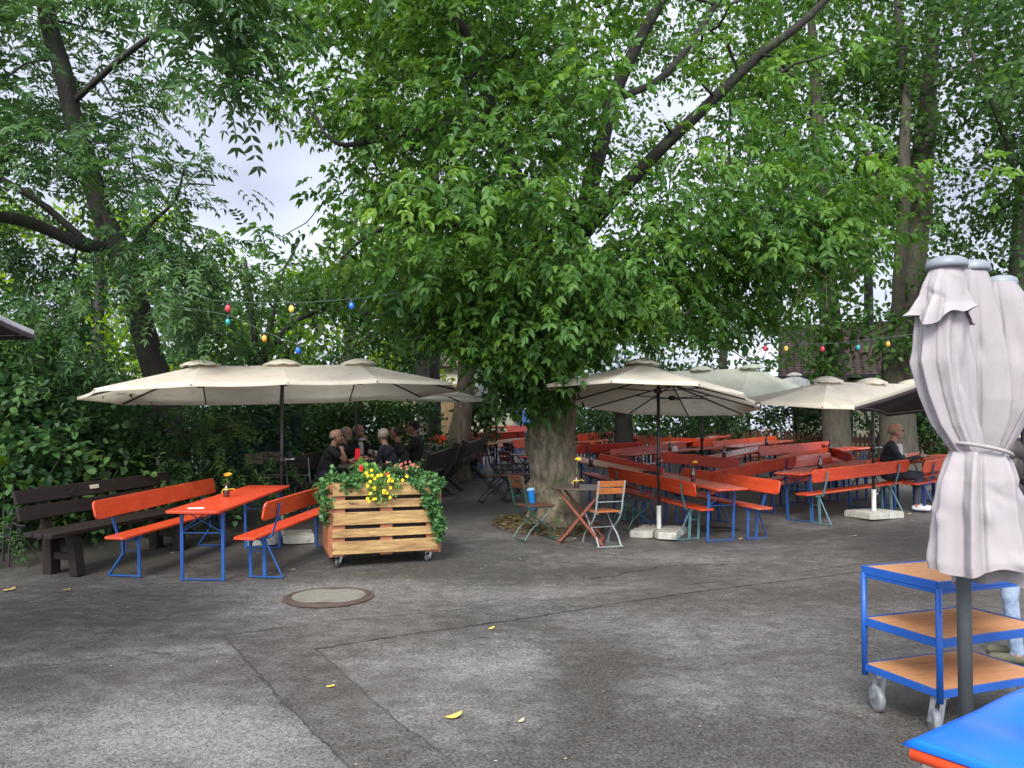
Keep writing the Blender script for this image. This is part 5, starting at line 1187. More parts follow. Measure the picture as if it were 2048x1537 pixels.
# ------------------------------------------------------------------ blue-covered container in the corner
def container():
    a = W(1815, 1478, 1.60); e1 = np.array((.465, .32)); e1 /= np.linalg.norm(e1); e2 = np.array((.49, -.87)); e2 = np.array((e1[1], -e1[0]))
    z1 = a[2]; z0 = float(terr(a[0], a[1])); Hh = z1 - z0
    t = empty('container', (a[0], a[1], z0), (0, 0, math.atan2(e1[1], e1[0])), 'off-white container with a red rim and a glossy blue cover in the bottom right corner', 'container')
    Lx, Wy = .95, .62
    s = MB(); pts = [(.02, -.02), (Lx - .02, -.02), (Lx - .02, -Wy + .02), (.02, -Wy + .02)]
    lo = [(.09, -.08), (Lx - .09, -.08), (Lx - .09, -Wy + .08), (.09, -Wy + .08)]
    s.add([(x, y, .02) for x, y in lo] + [(x, y, Hh - .05) for x, y in pts], [[0, 1, 2, 3], [4, 7, 6, 5]] + [[i, 4 + i, 4 + (i + 1) % 4, (i + 1) % 4] for i in range(4)]); s.build('body', binwhite, t)
    s = MB(); s.tube([(-.004, -.012, Hh - .026), (-.004, -Wy + .01, Hh - .026)], .013, 10); s.tube([(.010, -Wy + .005, Hh - .022), (Lx - .01, -Wy + .005, Hh - .022)], .013, 10); s.build('rim', rimred, t, True)
    nx, ny = 60, 40; vs = []; rl = np.random.default_rng(4)
    waves = [(rl.uniform(0, PI), rl.uniform(4, 13), rl.uniform(0, 6), rl.uniform(.0008, .0025)) for _ in range(9)]
    for j in range(ny + 1):
        for i in range(nx + 1):
            u, v = i / nx, j / ny; x = -.01 + u * (Lx + .02); y = .01 - v * (Wy + .02); ed = min(u, 1 - u, v, 1 - v)
            z = Hh + sum(A_ * math.sin((math.cos(an) * x + math.sin(an) * y) * f * 3 + p) for an, f, p, A_ in waves) * min(1, ed * 12)
            z += .004 * math.exp(-((x - .28 + .5 * y) / .012) ** 2) * math.exp(-((y + .2) / .12) ** 2) + .004 * math.exp(-((x - .48 + .4 * y) / .012) ** 2) * math.exp(-((y + .12) / .1) ** 2)
            r = .012; z -= max(0, (r - ed * Wy)) ** 2 / r; vs.append((x, y, z))
    k0 = len(vs); W1 = nx + 1; fs = [[j * W1 + i, (j + 1) * W1 + i, (j + 1) * W1 + i + 1, j * W1 + i + 1] for j in range(ny) for i in range(nx)]
    loop = [i for i in range(nx + 1)] + [j * W1 + nx for j in range(1, ny + 1)] + [ny * W1 + i for i in range(nx - 1, -1, -1)] + [j * W1 for j in range(ny - 1, 0, -1)]
    for i in loop: x, y, z = vs[i]; vs.append((x, y, Hh - .012 - .004 * math.sin(x * 9 + y * 7)))
    m_ = len(loop); fs += [[loop[i], loop[(i + 1) % m_], k0 + (i + 1) % m_, k0 + i] for i in range(m_)]
    s = MB(); s.add(vs, fs); s.build('cover', lidblue, t, True)
container()

# ------------------------------------------------------------------ bottles with flowers
def bottle(px, py, label, flower='orange', kind='vase', hgt=.775, height=.20, stem=.16, ribbon=False):
    p = G(px, py, hgt); t = empty('flower_bottle', p, label=label, cat='bottle', group='brown bottles with a flower on the tables')
    s = MB(); hb = height
    s.lathe([(.030, 0), (.034, .006), (.034, hb * .55), (.028, hb * .68), (.014, hb * .82), (.013, hb * .97), (.016, hb * .98), (.016, hb), (.010, hb)], 14); s.build('bottle', glass_b, t, True)
    if ribbon:
        s = MB(); s.lathe([(.0355, hb * .56), (.0365, hb * .585), (.0355, hb * .61)], 14); s.tube([(.035, 0, hb * .58), (.07, .01, hb * .62), (.10, .0, hb * .55)], .004, 4); s.tube([(-.035, -.01, hb * .58), (-.05, -.01, hb * .45), (-.045, -.01, hb * .30)], .004, 4); s.build('ribbon', yellow_p, t)
    if flower:
        s = MB(); x = rng.uniform(-.02, .03); s.tube([(0, 0, hb * .6), (x * .3, 0, hb + stem * .5), (x, -.01, hb + stem)], .0035, 5); s.build('stem', stemgreen, t)
        f = MB(); f.M = Matrix.Translation((x, -.01, hb + stem)) @ Matrix.Rotation(R(25), 4, 'X'); m_ = 14
        for k in range(m_):
            a0 = 2 * PI * k / m_; cs, sn = math.cos(a0), math.sin(a0); w_ = .010; r_ = .045
            f.add([(0, 0, .0), (r_ * .6 * cs - w_ * sn, r_ * .6 * sn + w_ * cs, .008), (r_ * cs, r_ * sn, -.002 + .004 * (k % 2)), (r_ * .6 * cs + w_ * sn, r_ * .6 * sn - w_ * cs, .006)], [[0, 3, 2, 1]])
        f.lathe([(.016, .002), (.012, .014), (.004, .017)], 8); f.build('flower', orange_p if flower == 'orange' else yellow_p, t)
bottle(453, 996, 'short brown jar with yellow ribbon and orange gerbera on the left red-orange table', 'orange', height=.17, stem=.10, ribbon=True)
bottle(1153, 979, 'brown bottle with a yellow ribbon and small yellow flower on the round table', 'yellow', hgt=.762, height=.20, stem=.20, ribbon=True)
bottle(1386, 965, 'slim brown bottle on the front scuffed table right of the trunk', 'yellow', height=.24, stem=.06)
bottle(1182, 934, 'tall dark bottle on the bare-board table beside the trunk', 'orange', height=.27, stem=.12)
bottle(1448, 915, 'brown bottle with drooping orange bloom on the wet-looking centre table', 'orange', height=.22, stem=.10)
bottle(1340, 903, 'bottle beside the white napkin holder', 'yellow', height=.20, stem=.12)
bottle(1533, 894, 'bottle with a small sunflower in the third row', 'orange', height=.22, stem=.12)
bottle(1640, 943, 'dark bottle without flower on the sideways front right table', None, height=.24)
bottle(1660, 907, 'dark bottle near the foot of the tall oak trunk', None, height=.24)
bottle(1843, 920, 'dark bottle on the table of the bald man', None, height=.2)
p = G(1350, 905, .775); t = empty('napkin_holder', p, label='white napkin holder on the table behind the parasol pole', cat='napkin holder'); s = MB(); s.box((0, 0, .055), (.10, .06, .11)); s.box((0, 0, .115), (.085, .012, .03)); s.build('holder', paper, t)
# leaflet on left table
p = G(392, 1017, .776); mb = MB(); mb.M = Matrix.Translation(p) @ Matrix.Rotation(R(20), 4, 'Z'); mb.box((0, 0, .002), (.16, .11, .003)); tag(mb.build('leaflet', paper), 'pale leaflet lying at the near end of the left red-orange table', 'leaflet')
# blue plastic holder by the trunk
p = W(1066, 1020, base[1] - .42); t = empty('blue_container', p, (R(-6), R(-6), 0), 'narrow blue plastic container with a pale lid at the left of the big trunk', 'container'); s = MB(); s.lathe([(.035, 0), (.045, .01), (.052, .27), (.056, .28), (.05, .285)], 18); s.build('body', cup_b, t, True); s = MB(); s.lathe([(.062, .27), (.064, .30), (.05, .315), (.02, .32)], 18); s.build('lid', mat('pale_blue_lid', (.30, .50, .72), rough=.4), t, True)

# ------------------------------------------------------------------ strings of coloured bulbs
bulbm = {k: mat(k + '_bulb', c, rough=.25, spec=.6) for k, c in dict(red=(.62, .03, .06), teal=(.01, .26, .24), yellow=(.75, .55, .08), blue=(.01, .12, .50), orange=(.75, .34, .04)).items()}
def string_light(label, cable, bulbs, d):
    t = empty('string_light', (0, 0, 0), label=label, cat='string lights', group='strings of coloured bulbs'); s = MB(); s.tube(catmull([W(x, y, dd) for x, y, dd in cable], 6), .0028, 5); s.build('cable', mat('pale_cable', (.07, .10, .085), rough=.6) if 'pale_cable' not in MATS else MATS['pale_cable'], t)
    for x, y, col in bulbs:
        q = W(x, y, d); b = MB(); b.lathe([(.004, -.040), (.018, -.032), (.026, -.012), (.027, .004), (.020, .022), (.014, .032)], 14, q); o = b.build('bulb', bulbm[col], t, True)
        k = MB(); k.lathe([(.016, .030), (.016, .062), (.009, .068)], 10, q); k.build('socket', black_m, o)
string_light('upper string of red, yellow and blue bulbs above the left parasols', [(290, 545, 9.5), (400, 592, 8), (456, 603, 7.5), (583, 606, 7.5), (703, 598, 7.5), (800, 585, 8.5), (900, 560, 10)], [(456, 617, 'red'), (583, 618, 'yellow'), (703, 612, 'blue')], 7.5)
string_light('lower string of teal, orange and blue bulbs above the left parasols', [(250, 590, 9.5), (380, 618, 8.5), (456, 631, 8), (529, 663, 8), (596, 688, 8), (700, 700, 9)], [(456, 644, 'teal'), (529, 677, 'orange'), (596, 701, 'blue')], 8)
string_light('string of coloured bulbs in front of the tiled roof at the right', [(1380, 650, 11), (1530, 684, 10), (1645, 688, 10), (1716, 682, 10), (1776, 675, 10), (1900, 660, 10)], [(1530, 697, 'red'), (1572, 697, 'yellow'), (1645, 698, 'red'), (1716, 695, 'teal'), (1776, 688, 'orange')], 10)

# ------------------------------------------------------------------ fence, sheds, houses
def picket_fence():
    t = empty('picket_fence', (0, 0, 0), label='low fence of pointed red-brown pickets behind the back rows of tables', cat='fence')
    line = resample([(1.8, 21.2, 0), (6, 19.7, 0), (7.8, 19.0, 0), (12, 17.9, 0)], 105); s = MB(); rl = np.random.default_rng(2)
    for p in line:
        x, y = p[0], p[1]; z = float(terr(x, y)); h = .84 + rl.normal(0, .025); w_ = .03
        s.add([(x - w_, y - .01, z), (x + w_, y - .01, z), (x + w_, y + .01, z), (x - w_, y + .01, z), (x - w_, y - .01, z + h - .06), (x + w_, y - .01, z + h - .06), (x + w_, y + .01, z + h - .06), (x - w_, y + .01, z + h - .06), (x, y - .01, z + h), (x, y + .01, z + h)],
              [[3, 2, 1, 0], [0, 1, 5, 4], [2, 3, 7, 6], [1, 2, 6, 5], [3, 0, 4, 7], [4, 5, 8], [6, 7, 9], [5, 6, 9, 8], [7, 4, 8, 9]])
    s.build('picket_panel', picket, t)
    for zz in (.25, .62):
        s = MB()
        for a, b in zip(line[:-1:8], line[8::8]): s.bar((a[0], a[1] + .035, float(terr(a[0], a[1])) + zz), (b[0], b[1] + .035, float(terr(b[0], b[1])) + zz), .04, .06)
        s.build('rail', picket, t)
    for p in line[::16]:
        s = MB(); z = float(terr(p[0], p[1])); s.bar((p[0], p[1] + .09, z), (p[0], p[1] + .09, z + .85), .09, .07); s.build('post', picket, t)
picket_fence()
def half_timbered():
    a, b = np.array((8.1, 21.6)), np.array((19.0, 17.6)); u = (b - a) / np.linalg.norm(b - a); th = math.atan2(u[1], u[0]); L_ = np.linalg.norm(b - a); z0 = .75
    t = empty('half_timbered_house', (a[0], a[1], z0), (0, 0, th), 'half-timbered house with cream panels and an old tiled roof behind the oak trunks', 'house')
    s = MB(); s.box((L_ / 2, 2.5, 1.2), (L_, 5, 2.4)); s.build('wall', plaster, t)
    s = MB(); s.box((L_ / 2, 2.5, .25), (L_ + .08, 5.08, .62)); s.build('plinth', plaster2, t)
    s = MB()
    for z in (.62, 2.33): s.box((L_ / 2, -.012, z), (L_, .05, .10))
    for k in range(9):
        x = .1 + k * (L_ - .2) / 8; s.box((x, -.012, 1.47), (.10, .046, 1.62))
        if k < 8:
            x2 = x + (L_ - .2) / 8; s.bar((x + .12 if k % 2 else x2 - .12, -.013, 2.2), (x + .55 if k % 2 else x2 - .55, -.013, .68), .04, .09, (0, 0, 1)); s.box(((x + x2) / 2, -.012, 1.75), (.06 + x2 - x - .16, .042, .08))
    s.build('timber_frame', timber, t)
    for xx in (3.1, 6.6):
        f = MB(); f.box((xx, -.03, 1.2), (.85, .06, .95)); o = f.build('window', timber, t); g = MB(); g.box((xx, -.065, 1.2), (.7, .01, .8)); g.build('pane', mat('dark_pane', (.03, .035, .04), rough=.15) if 'dark_pane' not in MATS else MATS['dark_pane'], o)
    s = MB(); ez, rz = 2.42, 4.15; ov = .5
    n = 22; vs = []; fs = []
    for side in (0, 1):
        for k in range(n):
            f0, f1 = k / n, (k + 1) / n
            def P_(f, x, lift): 
                y = -ov + (2.5 + ov) * f; z = ez - .05 + (rz - ez) * f + lift; return (x, y if side == 0 else 5 - y, z)
            q = [P_(f0, -.4, .035), P_(f0, L_ + .4, .035), P_(f1, L_ + .4, .012), P_(f1, -.4, .012), P_(f0, -.4, -.02), P_(f0, L_ + .4, -.02), P_(f1, L_ + .4, -.04), P_(f1, -.4, -.04)]
            s.add(q, [[0, 1, 2, 3], [7, 6, 5, 4], [0, 4, 5, 1], [3, 2, 6, 7], [0, 3, 7, 4], [1, 5, 6, 2]])
    s.box((L_ / 2, 2.5, rz - .0), (L_ + .8, .25, .12)); s.build('roof', tilem_rows, t)
    s = MB(); s.box((L_ / 2, -ov - .05, ez - .07), (L_ + .8, .10, .10)); s.build('gutter', timber, t)
    s = MB()
    for x in (-.0, L_): s.add([(x - .02, 0, 2.4), (x - .02, 5, 2.4), (x - .02, 2.5, 4.1), (x + .02, 0, 2.4), (x + .02, 5, 2.4), (x + .02, 2.5, 4.1)], [[0, 1, 2], [5, 4, 3], [0, 3, 4, 1], [1, 4, 5, 2], [2, 5, 3, 0]])
    s.build('gable', plaster, t)
# tiles: waves across the rows
tilem_rows = mat('clay_tile_rows', (.17, .095, .078), (.095, .06, .05), rough=.85, scale=9, c3=(.05, .055, .04), s3=5, lo3=.5, hi3=.7)
def addwave(m, scale):
    n = m.node_tree.nodes; l = m.node_tree.links.new; t_ = n.new('ShaderNodeTexCoord'); w_ = n.new('ShaderNodeTexWave'); w_.inputs['Scale'].default_value = scale; b = n.new('ShaderNodeBump'); b.inputs['Distance'].default_value = .06; b.inputs['Strength'].default_value = 1
    l(t_.outputs['Object'], w_.inputs['Vector']); l(w_.outputs['Fac'], b.inputs['Height']); l(b.outputs[0], n['Principled BSDF'].inputs['Normal'])
addwave(tilem_rows, 1.6)
half_timbered()
def plank_wall():
    t = empty('plank_screen', (-3.05, 21.0, float(terr(-2, 21)) - .05), (0, 0, R(-4)), 'screen of upright blond planks left of the old robinia trunk', 'screen')
    for k in range(11):
        s = MB(); s.box((k * .165, 0, 1.05 + .02 * math.sin(k * 2.3)), (.155, .03, 2.1)); s.build('plank', plankm, t)
    s = MB(); s.box((.85, .04, .4), (1.8, .04, .08)); s.box((.85, .04, 1.7), (1.8, .04, .08)); s.build('rail', plankm, t)
plank_wall()
p = W(844, 900, 17.5); z = float(terr(p[0], 17.5)); t = empty('wrapped_trunk', (p[0], 17.5, z), label='straight trunk wrapped in grey ribbed matting left of the plank screen', cat='tree'); s = MB(); s.lathe([(.19, 0), (.175, .3), (.165, 1.2), (.16, 2.6)], 18); s.build('matting', mesh_g, t, True); s = MB(); s.lathe([(.15, 2.58), (.13, 3.6), (.10, 4.5)], 12); s.build('trunk', bark, t, True)
p = W(831, 900, 17.2); z = float(terr(p[0], 17.2)); s = MB(); s.tube([(p[0], 17.2, z), (p[0], 17.2, z + 1.45)], .02, 8); tag(s.build('white_post', white_m), 'thin white post beside the matting-wrapped trunk', 'post')
# dark teal net behind the left hedge
t = empty('net_fence', (0, 0, 0), label='dark teal privacy net on posts behind the saplings, left of the seated men', cat='fence')
s = MB(); n = 50; vs = []
for k in range(n): x = -5.75 + k * .034; y = 13.9 + .04 * math.sin(k * .9) + k * .012; z = float(terr(x, y)); vs += [(x, y, z), (x, y, z + 1.55 + .03 * math.sin(k * .5))]
s.add(vs, [[2 * k, 2 * k + 2, 2 * k + 3, 2 * k + 1] for k in range(n - 1)]); s.build('net', tarp, t, True)
for k in (0, 16, 33, 49): s = MB(); x, y, z = vs[2 * k]; s.tube([(x, y + .04, z), (x, y + .04, z + 1.65)], .025, 6); s.build('post', alu, t)
def far_house():
    t = empty('distant_house', (-3.6, 31, 1.2), (0, 0, R(3)), 'pale yellow house glimpsed between the trunks in the far middle', 'house')
    s = MB(); s.box((2.3, 3, 1.5), (4.9, 6, 3.2)); s.build('wall', housem, t)
    s = MB(); s.add([(-.4, -.4, 3.05), (5.0, -.4, 3.05), (5.0, 6.4, 3.05), (-.4, 6.4, 3.05), (-.4, 3, 4.8), (5.0, 3, 4.8)], [[3, 2, 1, 0], [0, 1, 5, 4], [2, 3, 4, 5], [1, 2, 5], [3, 0, 4]]); s.build('roof', tilem, t)
    for x in (.8, 2.2, 3.6):
        s = MB(); s.box((x, -.02, 1.6), (.8, .08, 1.1)); o = s.build('window', white_m, t); g = MB(); g.box((x, -.07, 1.6), (.65, .02, .95)); g.build('pane', MATS['dark_pane'], o)
far_house()
mb = MB(); vs = []; nn = 20
for k in range(nn): x = .15 + k * .055; y = 25.5 + .05 * math.sin(k * 1.3); vs += [(x, y, 1.05), (x, y + .06 * math.sin(k), 2.35 + .05 * math.sin(k * .7))]
mb.add(vs + [(x, y + .5, z) for x, y, z in vs], [[2 * k, 2 * k + 2, 2 * k + 3, 2 * k + 1] for k in range(nn - 1)] + [[2 * nn + 2 * k + 1, 2 * nn + 2 * k + 3, 2 * nn + 2 * k + 2, 2 * nn + 2 * k] for k in range(nn - 1)] + [[2 * k + 1, 2 * k + 3, 2 * nn + 2 * k + 3, 2 * nn + 2 * k + 1] for k in range(nn - 1)] + [[0, 1, 2 * nn + 1, 2 * nn], [2 * nn - 2, 4 * nn - 2, 4 * nn - 1, 2 * nn - 1]])
tag(mb.build('blue_tarpaulin', tarp_b, None, True), 'blue tarpaulin over something left of the big trunk, far back', 'tarpaulin')

# ------------------------------------------------------------------ fallen leaves on the asphalt
fallm = mat('yellow_fallen_leaf', (.62, .42, .08), (.70, .50, .12), rough=.6, scale=20)
fallp = mat('pale_fallen_leaf', (.45, .40, .28), (.40, .33, .20), rough=.7, scale=20)
def fallen(px, py, sz, yaw, label, m=None):
    p = G(px, py); s = MB(); s.M = Matrix.Rotation(R(yaw), 4, 'Z'); n = 7; top_, bot = [], []
    for k in range(n + 1): u = k / n; w_ = sz * .24 * math.sin(PI * u) ** .8; bend = sz * (.16 if sz > .1 else .05) * (u - .5) ** 2 * 4; top_.append((sz * (u - .5), bend + w_, .006 + .25 * sz * u * u)); bot.append((sz * (u - .5), bend - w_, .006 + .15 * sz * u * u))
    vs = top_ + bot + [(x, y, z - .002) for x, y, z in top_ + bot]; q = 2 * (n + 1)
    s.add(vs, [[n + 1 + k, n + 2 + k, k + 1, k] for k in range(n)] + [[q + k, q + k + 1, q + n + 2 + k, q + n + 1 + k] for k in range(n)])
    o = s.build('fallen_leaf', m or fallm); o.location = p + np.array((0, 0, .006)); tag(o, label, 'leaf', 'fallen leaves on the asphalt')
fallen(908, 1438, .102, 15, 'large curved yellow leaf in the foreground asphalt')
fallen(660, 1377, .06, -10, 'small yellow leaf between the two diverging seams')
fallen(983, 1260, .06, 30, 'small yellow leaf near the middle of the long seam')
fallen(16, 1183, .12, 5, 'yellow leaf at the left edge of the picture')
fallen(133, 1183, .09, -20, 'small yellow leaf in front of the dark bench legs')
fallen(1043, 1446, .05, 40, 'pale grey-white fleck-like leaf right of the large yellow one', fallp)
fallen(1480, 1080, .07, 10, 'pale leaf in front of the legs of the front right table', fallp)
fallen(1708, 1074, .07, -20, 'pale leaf left of the plain parasol slab', fallp)
fallen(1818, 1030, .08, 15, 'pale leaf behind the plain parasol slab', fallp)
fallen(1148, 1080, .06, 15, 'pale leaf under the round table', fallp)
fallen(585, 1142, .05, 10, 'tiny pale leaf left of the front planter wheel', fallp)

# tiny dry bits, specks and twigs lying on the asphalt
rl = np.random.default_rng(12); N = 900; X = rl.uniform(-6, 6, N); Y = rl.uniform(2.2, 11.5, N); Y[:300] = 8.6 + rl.normal(0, .5, 300); X[:300] = rl.uniform(-7, 5, 300)
P = np.stack((X, Y, terr(X, Y) + .009), 1); D_ = unit(rl.normal(0, 1, (N, 3)) * np.array((1, 1, .08)))
A, tt = simple_leaves(rl, P, D_, rl.uniform(0, 1, N), .022, .010); A[:, :, 2] = np.maximum(A[:, :, 2], (terr(A[:, :, 0], A[:, :, 1]) + .009))
tag(leafobj('ground_debris', A, tt, leafmat('dry_bits', (.03, .022, .015), (.16, .12, .07), (.34, .30, .20), .05, .9)), 'scattered dry leaf crumbs and twigs on the asphalt', 'debris', kind='stuff')
# ------------------------------------------------------------------ people
def capsule(mb, p, q, r1, r2, n=14):
    p, q = Vector(p), Vector(q); d = q - p; l = d.length
    if l < 1e-4: d = Vector((0, 0, 1)); l = 1e-4
    d = d.normalized(); a = d.orthogonal().normalized(); b = d.cross(a); rings = []
    for k in range(5): an = -PI / 2 + PI / 2 * (k + .5) / 5; rings.append((p + d * (r1 * math.sin(an)), r1 * math.cos(an)))
    for k in range(5): an = PI / 2 * (k + .5) / 5; rings.append((q + d * (r2 * math.sin(an)), r2 * math.cos(an)))
    vs = []; fs = []
    for c, r in rings:
        for k in range(n): t = 2 * PI * k / n; vs.append(tuple(c + (a * math.cos(t) + b * math.sin(t)) * r))
    for i in range(len(rings) - 1):
        for k in range(n): j = (k + 1) % n; fs.append([i * n + k, i * n + j, i * n + n + j, i * n + n + k])
    fs += [list(range(n))[::-1], [(len(rings) - 1) * n + k for k in range(n)]]; mb.add(vs, fs)
def hand(caps, wrist, d, nrm, curl=.5, side=1):
    w_ = Vector(wrist); d = Vector(d).normalized(); nrm = Vector(nrm); nrm = (nrm - d * nrm.dot(d)).normalized(); s = d.cross(nrm) * side
    k0 = w_ + d * .085
    for o in (-.022, 0, .022): caps.append((w_ + d * .015 + s * o * .7, w_ + d * .075 + s * o, .017, .015, 'skin'))
    for i, ln in enumerate((.066, .075, .070, .055)):
        o = (-.030 + i * .020); a = w_ + d * .08 + s * o; d1 = (d + nrm * curl * .6).normalized(); d2 = (d * (1 - curl) + nrm * (curl * 1.2 + .1)).normalized()
        b = a + d1 * ln * .5; c = b + d2 * ln * .5; caps.append((a, b, .0095, .0088, 'skin')); caps.append((b, c, .0088, .0075, 'skin'))
    t0 = w_ + d * .03 - s * .028; t1 = t0 + (d * .6 - s * .7 + nrm * .3).normalized() * .035; t2 = t1 + (d * .8 + nrm * .5).normalized() * .03
    caps.append((t0, t1, .012, .010, 'skin')); caps.append((t1, t2, .010, .008, 'skin'))
def person(loc, yaw, label, shirt, trousers, hair, hairkind, sleeves='long', hands=None, lean=.05, headturn=0, nod=0, stand=False, voxel=.009, glasses=False, cap=None, beard=None, scale=1.0, skinm=skin, shoes=None, group='people sitting in the beer garden', elbows=None, undershirt=None, legsd=1):
    t = empty('person', loc, (0, 0, R(yaw)), label, 'person', group); t.scale = (scale,) * 3
    c = []; ly = lean; S_ = 'shirt'; z = .0
    if stand:
        hz = .92
        c += [((-.085, 0, hz), (.085, 0, hz), .12, .12, 'trousers'), ((0, 0, hz + .05), (0, .0, 1.18), .135, .14, S_), ((-.085, ly * .4, 1.28), (.085, ly * .4, 1.28), .10, .10, S_), ((-.15, ly * .6, 1.37), (.15, ly * .6, 1.37), .052, .052, S_), ((0, ly * .6, 1.38), (0, ly + .01, 1.48), .05, .048, 'skin')]
        sh = 1.37; hc = Vector((0, ly + .02, 1.56)); sy = ly * .6
        for s in (-1, 1): c += [((s * .085, 0, .90), (s * .10, .03, .50), .085, .058, 'trousers'), ((s * .10, .03, .50), (s * .105, -.01, .10), .056, .045, 'trousers'), ((s * .105, -.01, .10), (s * .105, -.01, .06), .040, .04, 'skin'), ((s * .105, -.04, .045), (s * .12, .15, .038), .042, .036, 'shoe')]
    else:
        c += [((-.085, .0, .56), (.085, 0, .56), .115, .115, 'trousers'), ((0, .0, .60), (0, ly * .5, .80), .145, .145, S_), ((-.09, ly * .85, .92), (.09, ly * .85, .92), .115, .115, S_), ((-.155, ly, 1.0), (.155, ly, 1.0), .062, .062, S_), ((0, ly, 1.0), (0, ly + .035, 1.12), .058, .052, 'skin')]
        sh = 1.0; hc = Vector((0, ly + .06, 1.20)); sy = ly
        for s in (-1, 1):
            kx = s * .12
            c += [((s * .09, .02, .545), (kx, .43, .53), .085, .064, 'trousers'), ((kx, .43, .52), (kx + s * .01, .40, .12), .060, .044, 'trousers'), ((kx + s * .01, .40, .12), (kx + s * .01, .40, .07), .038, .038, 'skin'), ((kx, .37, .045), (kx + s * .015, .55, .038), .043, .036, 'shoe')]
    if hands is None: hands = [(-.12, .42, .80), (.12, .42, .80)] if not stand else [(-.2, .1, .95), (.2, .1, .95)]
    for i, s in enumerate((-1, 1)):
        a = Vector((s * .185, sy, sh - .02)); h_ = Vector(hands[i]); L1, L2 = .29, .26; dv = h_ - a; dd = min(dv.length, L1 + L2 - .01); x = (L1 * L1 - L2 * L2 + dd * dd) / (2 * dd); hh = math.sqrt(max(0, L1 * L1 - x * x)); dn = dv.normalized()
        pref = Vector(elbows[i]) if elbows else Vector((s * .6, -.1, -1)); pr = (pref - dn * pref.dot(dn)).normalized(); e = a + dn * x + pr * hh; wv = a + dn * dd
        c += [(a, e, .056, .044, S_), (e, e + (wv - e) * (.45 if sleeves == 'short' else .93), .043, .036 if sleeves == 'short' else .032, S_ if sleeves == 'long' else 'skin')]
        if sleeves == 'short': c[-2] = (a, a + (e - a) * .6, .062, .056, S_); c.append((a + (e - a) * .5, e, .046, .040, 'skin')); c.append((e, wv, .040, .028, 'skin'))
        c.append((e, wv, .034, .026, 'skin')); dirh = (wv - e).normalized(); hand(c, wv, dirh, (0, 0, -1) if hands[i][2] < 1.0 else (0, -1, 0), .55, s)
    Rh = Matrix.Rotation(R(headturn), 3, 'Z') @ Matrix.Rotation(R(-nod), 3, 'X')
    def H_(x, y, z_): return hc + Rh @ Vector((x, y, z_))
    c += [(H_(0, -.012, .035), H_(0, -.03, .035), .086, .084, 'skin'), (H_(0, .01, -.01), H_(0, .015, .05), .076, .080, 'skin'), (H_(0, .022, -.065), H_(0, .035, -.03), .048, .062, 'skin'), (H_(0, .060, -.085), H_(0, .055, -.07), .024, .03, 'skin'),
          (H_(0, .090, .018), H_(0, .112, -.016), .010, .015, 'skin'), (H_(-.03, .083, .028), H_(.03, .083, .028), .016, .016, 'skin'), (H_(-.018, .088, -.047), H_(.018, .088, -.047), .011, .011, 'skin'),
          (H_(-.086, -.005, .015), H_(-.090, -.012, -.018), .016, .012, 'skin'), (H_(.086, -.005, .015), H_(.090, -.012, -.018), .016, .012, 'skin')]
    if undershirt: c.append(((0, sy + .10, sh - .03), (0, sy + .105, sh - .28), .05, .055, 'under'))
    mb = MB(); keys = ['shirt', 'trousers', 'skin', 'shoe', 'under']
    for p, q, a_, b_, k in c: capsule(mb, p, q, a_, b_)
    tmp = bpy.data.meshes.new('tmp'); tmp.from_pydata(mb.v, [], mb.f); o = bpy.data.objects.new('tmp', tmp); COL.objects.link(o)
    m = o.modifiers.new('r', 'REMESH'); m.mode = 'VOXEL'; m.voxel_size = voxel; m.use_smooth_shade = True
    m = o.modifiers.new('s', 'SMOOTH'); m.factor = .5; m.iterations = 3
    dg = bpy.context.evaluated_depsgraph_get(); me = bpy.data.meshes.new_from_object(o.evaluated_get(dg)); bpy.data.objects.remove(o)
    me.name = 'body'; ml = [shirt, trousers, skinm, shoes or shoe_m, undershirt or shirt]
    for q in ml: me.materials.append(q)
    n = len(me.polygons); ctr_ = np.zeros(n * 3); me.polygons.foreach_get('center', ctr_); ctr_ = ctr_.reshape(-1, 3); best = np.full(n, 1e9); mi = np.zeros(n, int)
    for p, q, a_, b_, k in c:
        p, q = np.array(p), np.array(q); d = q - p; l2 = max(1e-9, d @ d); tt = np.clip(((ctr_ - p) @ d) / l2, 0, 1); ds = np.linalg.norm(ctr_ - p - tt[:, None] * d, axis=1) - (a_ + (b_ - a_) * tt)
        if k == 'under': ds -= .012
        w_ = ds < best; best[w_] = ds[w_]; mi[w_] = keys.index(k)
    me.polygons.foreach_set('material_index', mi); me.polygons.foreach_set('use_smooth', [True] * n)
    b = bpy.data.objects.new('body', me); COL.objects.link(b); setp(b, t)
    rl = np.random.default_rng(int(abs(loc[0]) * 100))
    def ellip(name, cen, rad, mt, rough=.05, zcut=None, n_=26):
        s = MB(); vs = []; m_ = n_ // 2
        for i in range(m_ + 1):
            ph = PI * i / m_
            for k in range(n_):
                th = 2 * PI * k / n_; g = 1 + rough * (math.sin(5 * th + 3 * ph) * .4 + rl.normal(0, .35)); v = Vector((rad[0] * math.sin(ph) * math.cos(th) * g, rad[1] * math.sin(ph) * math.sin(th) * g, rad[2] * math.cos(ph) * g))
                if zcut is not None and v.z < zcut: v.z = zcut
                vs.append(tuple(H_(cen[0] + v.x, cen[1] + v.y, cen[2] + v.z)))
        s.add(vs, [[i * n_ + k, i * n_ + n_ + k, i * n_ + n_ + (k + 1) % n_, i * n_ + (k + 1) % n_] for i in range(m_) for k in range(n_)]); return s.build(name, mt, t, True)
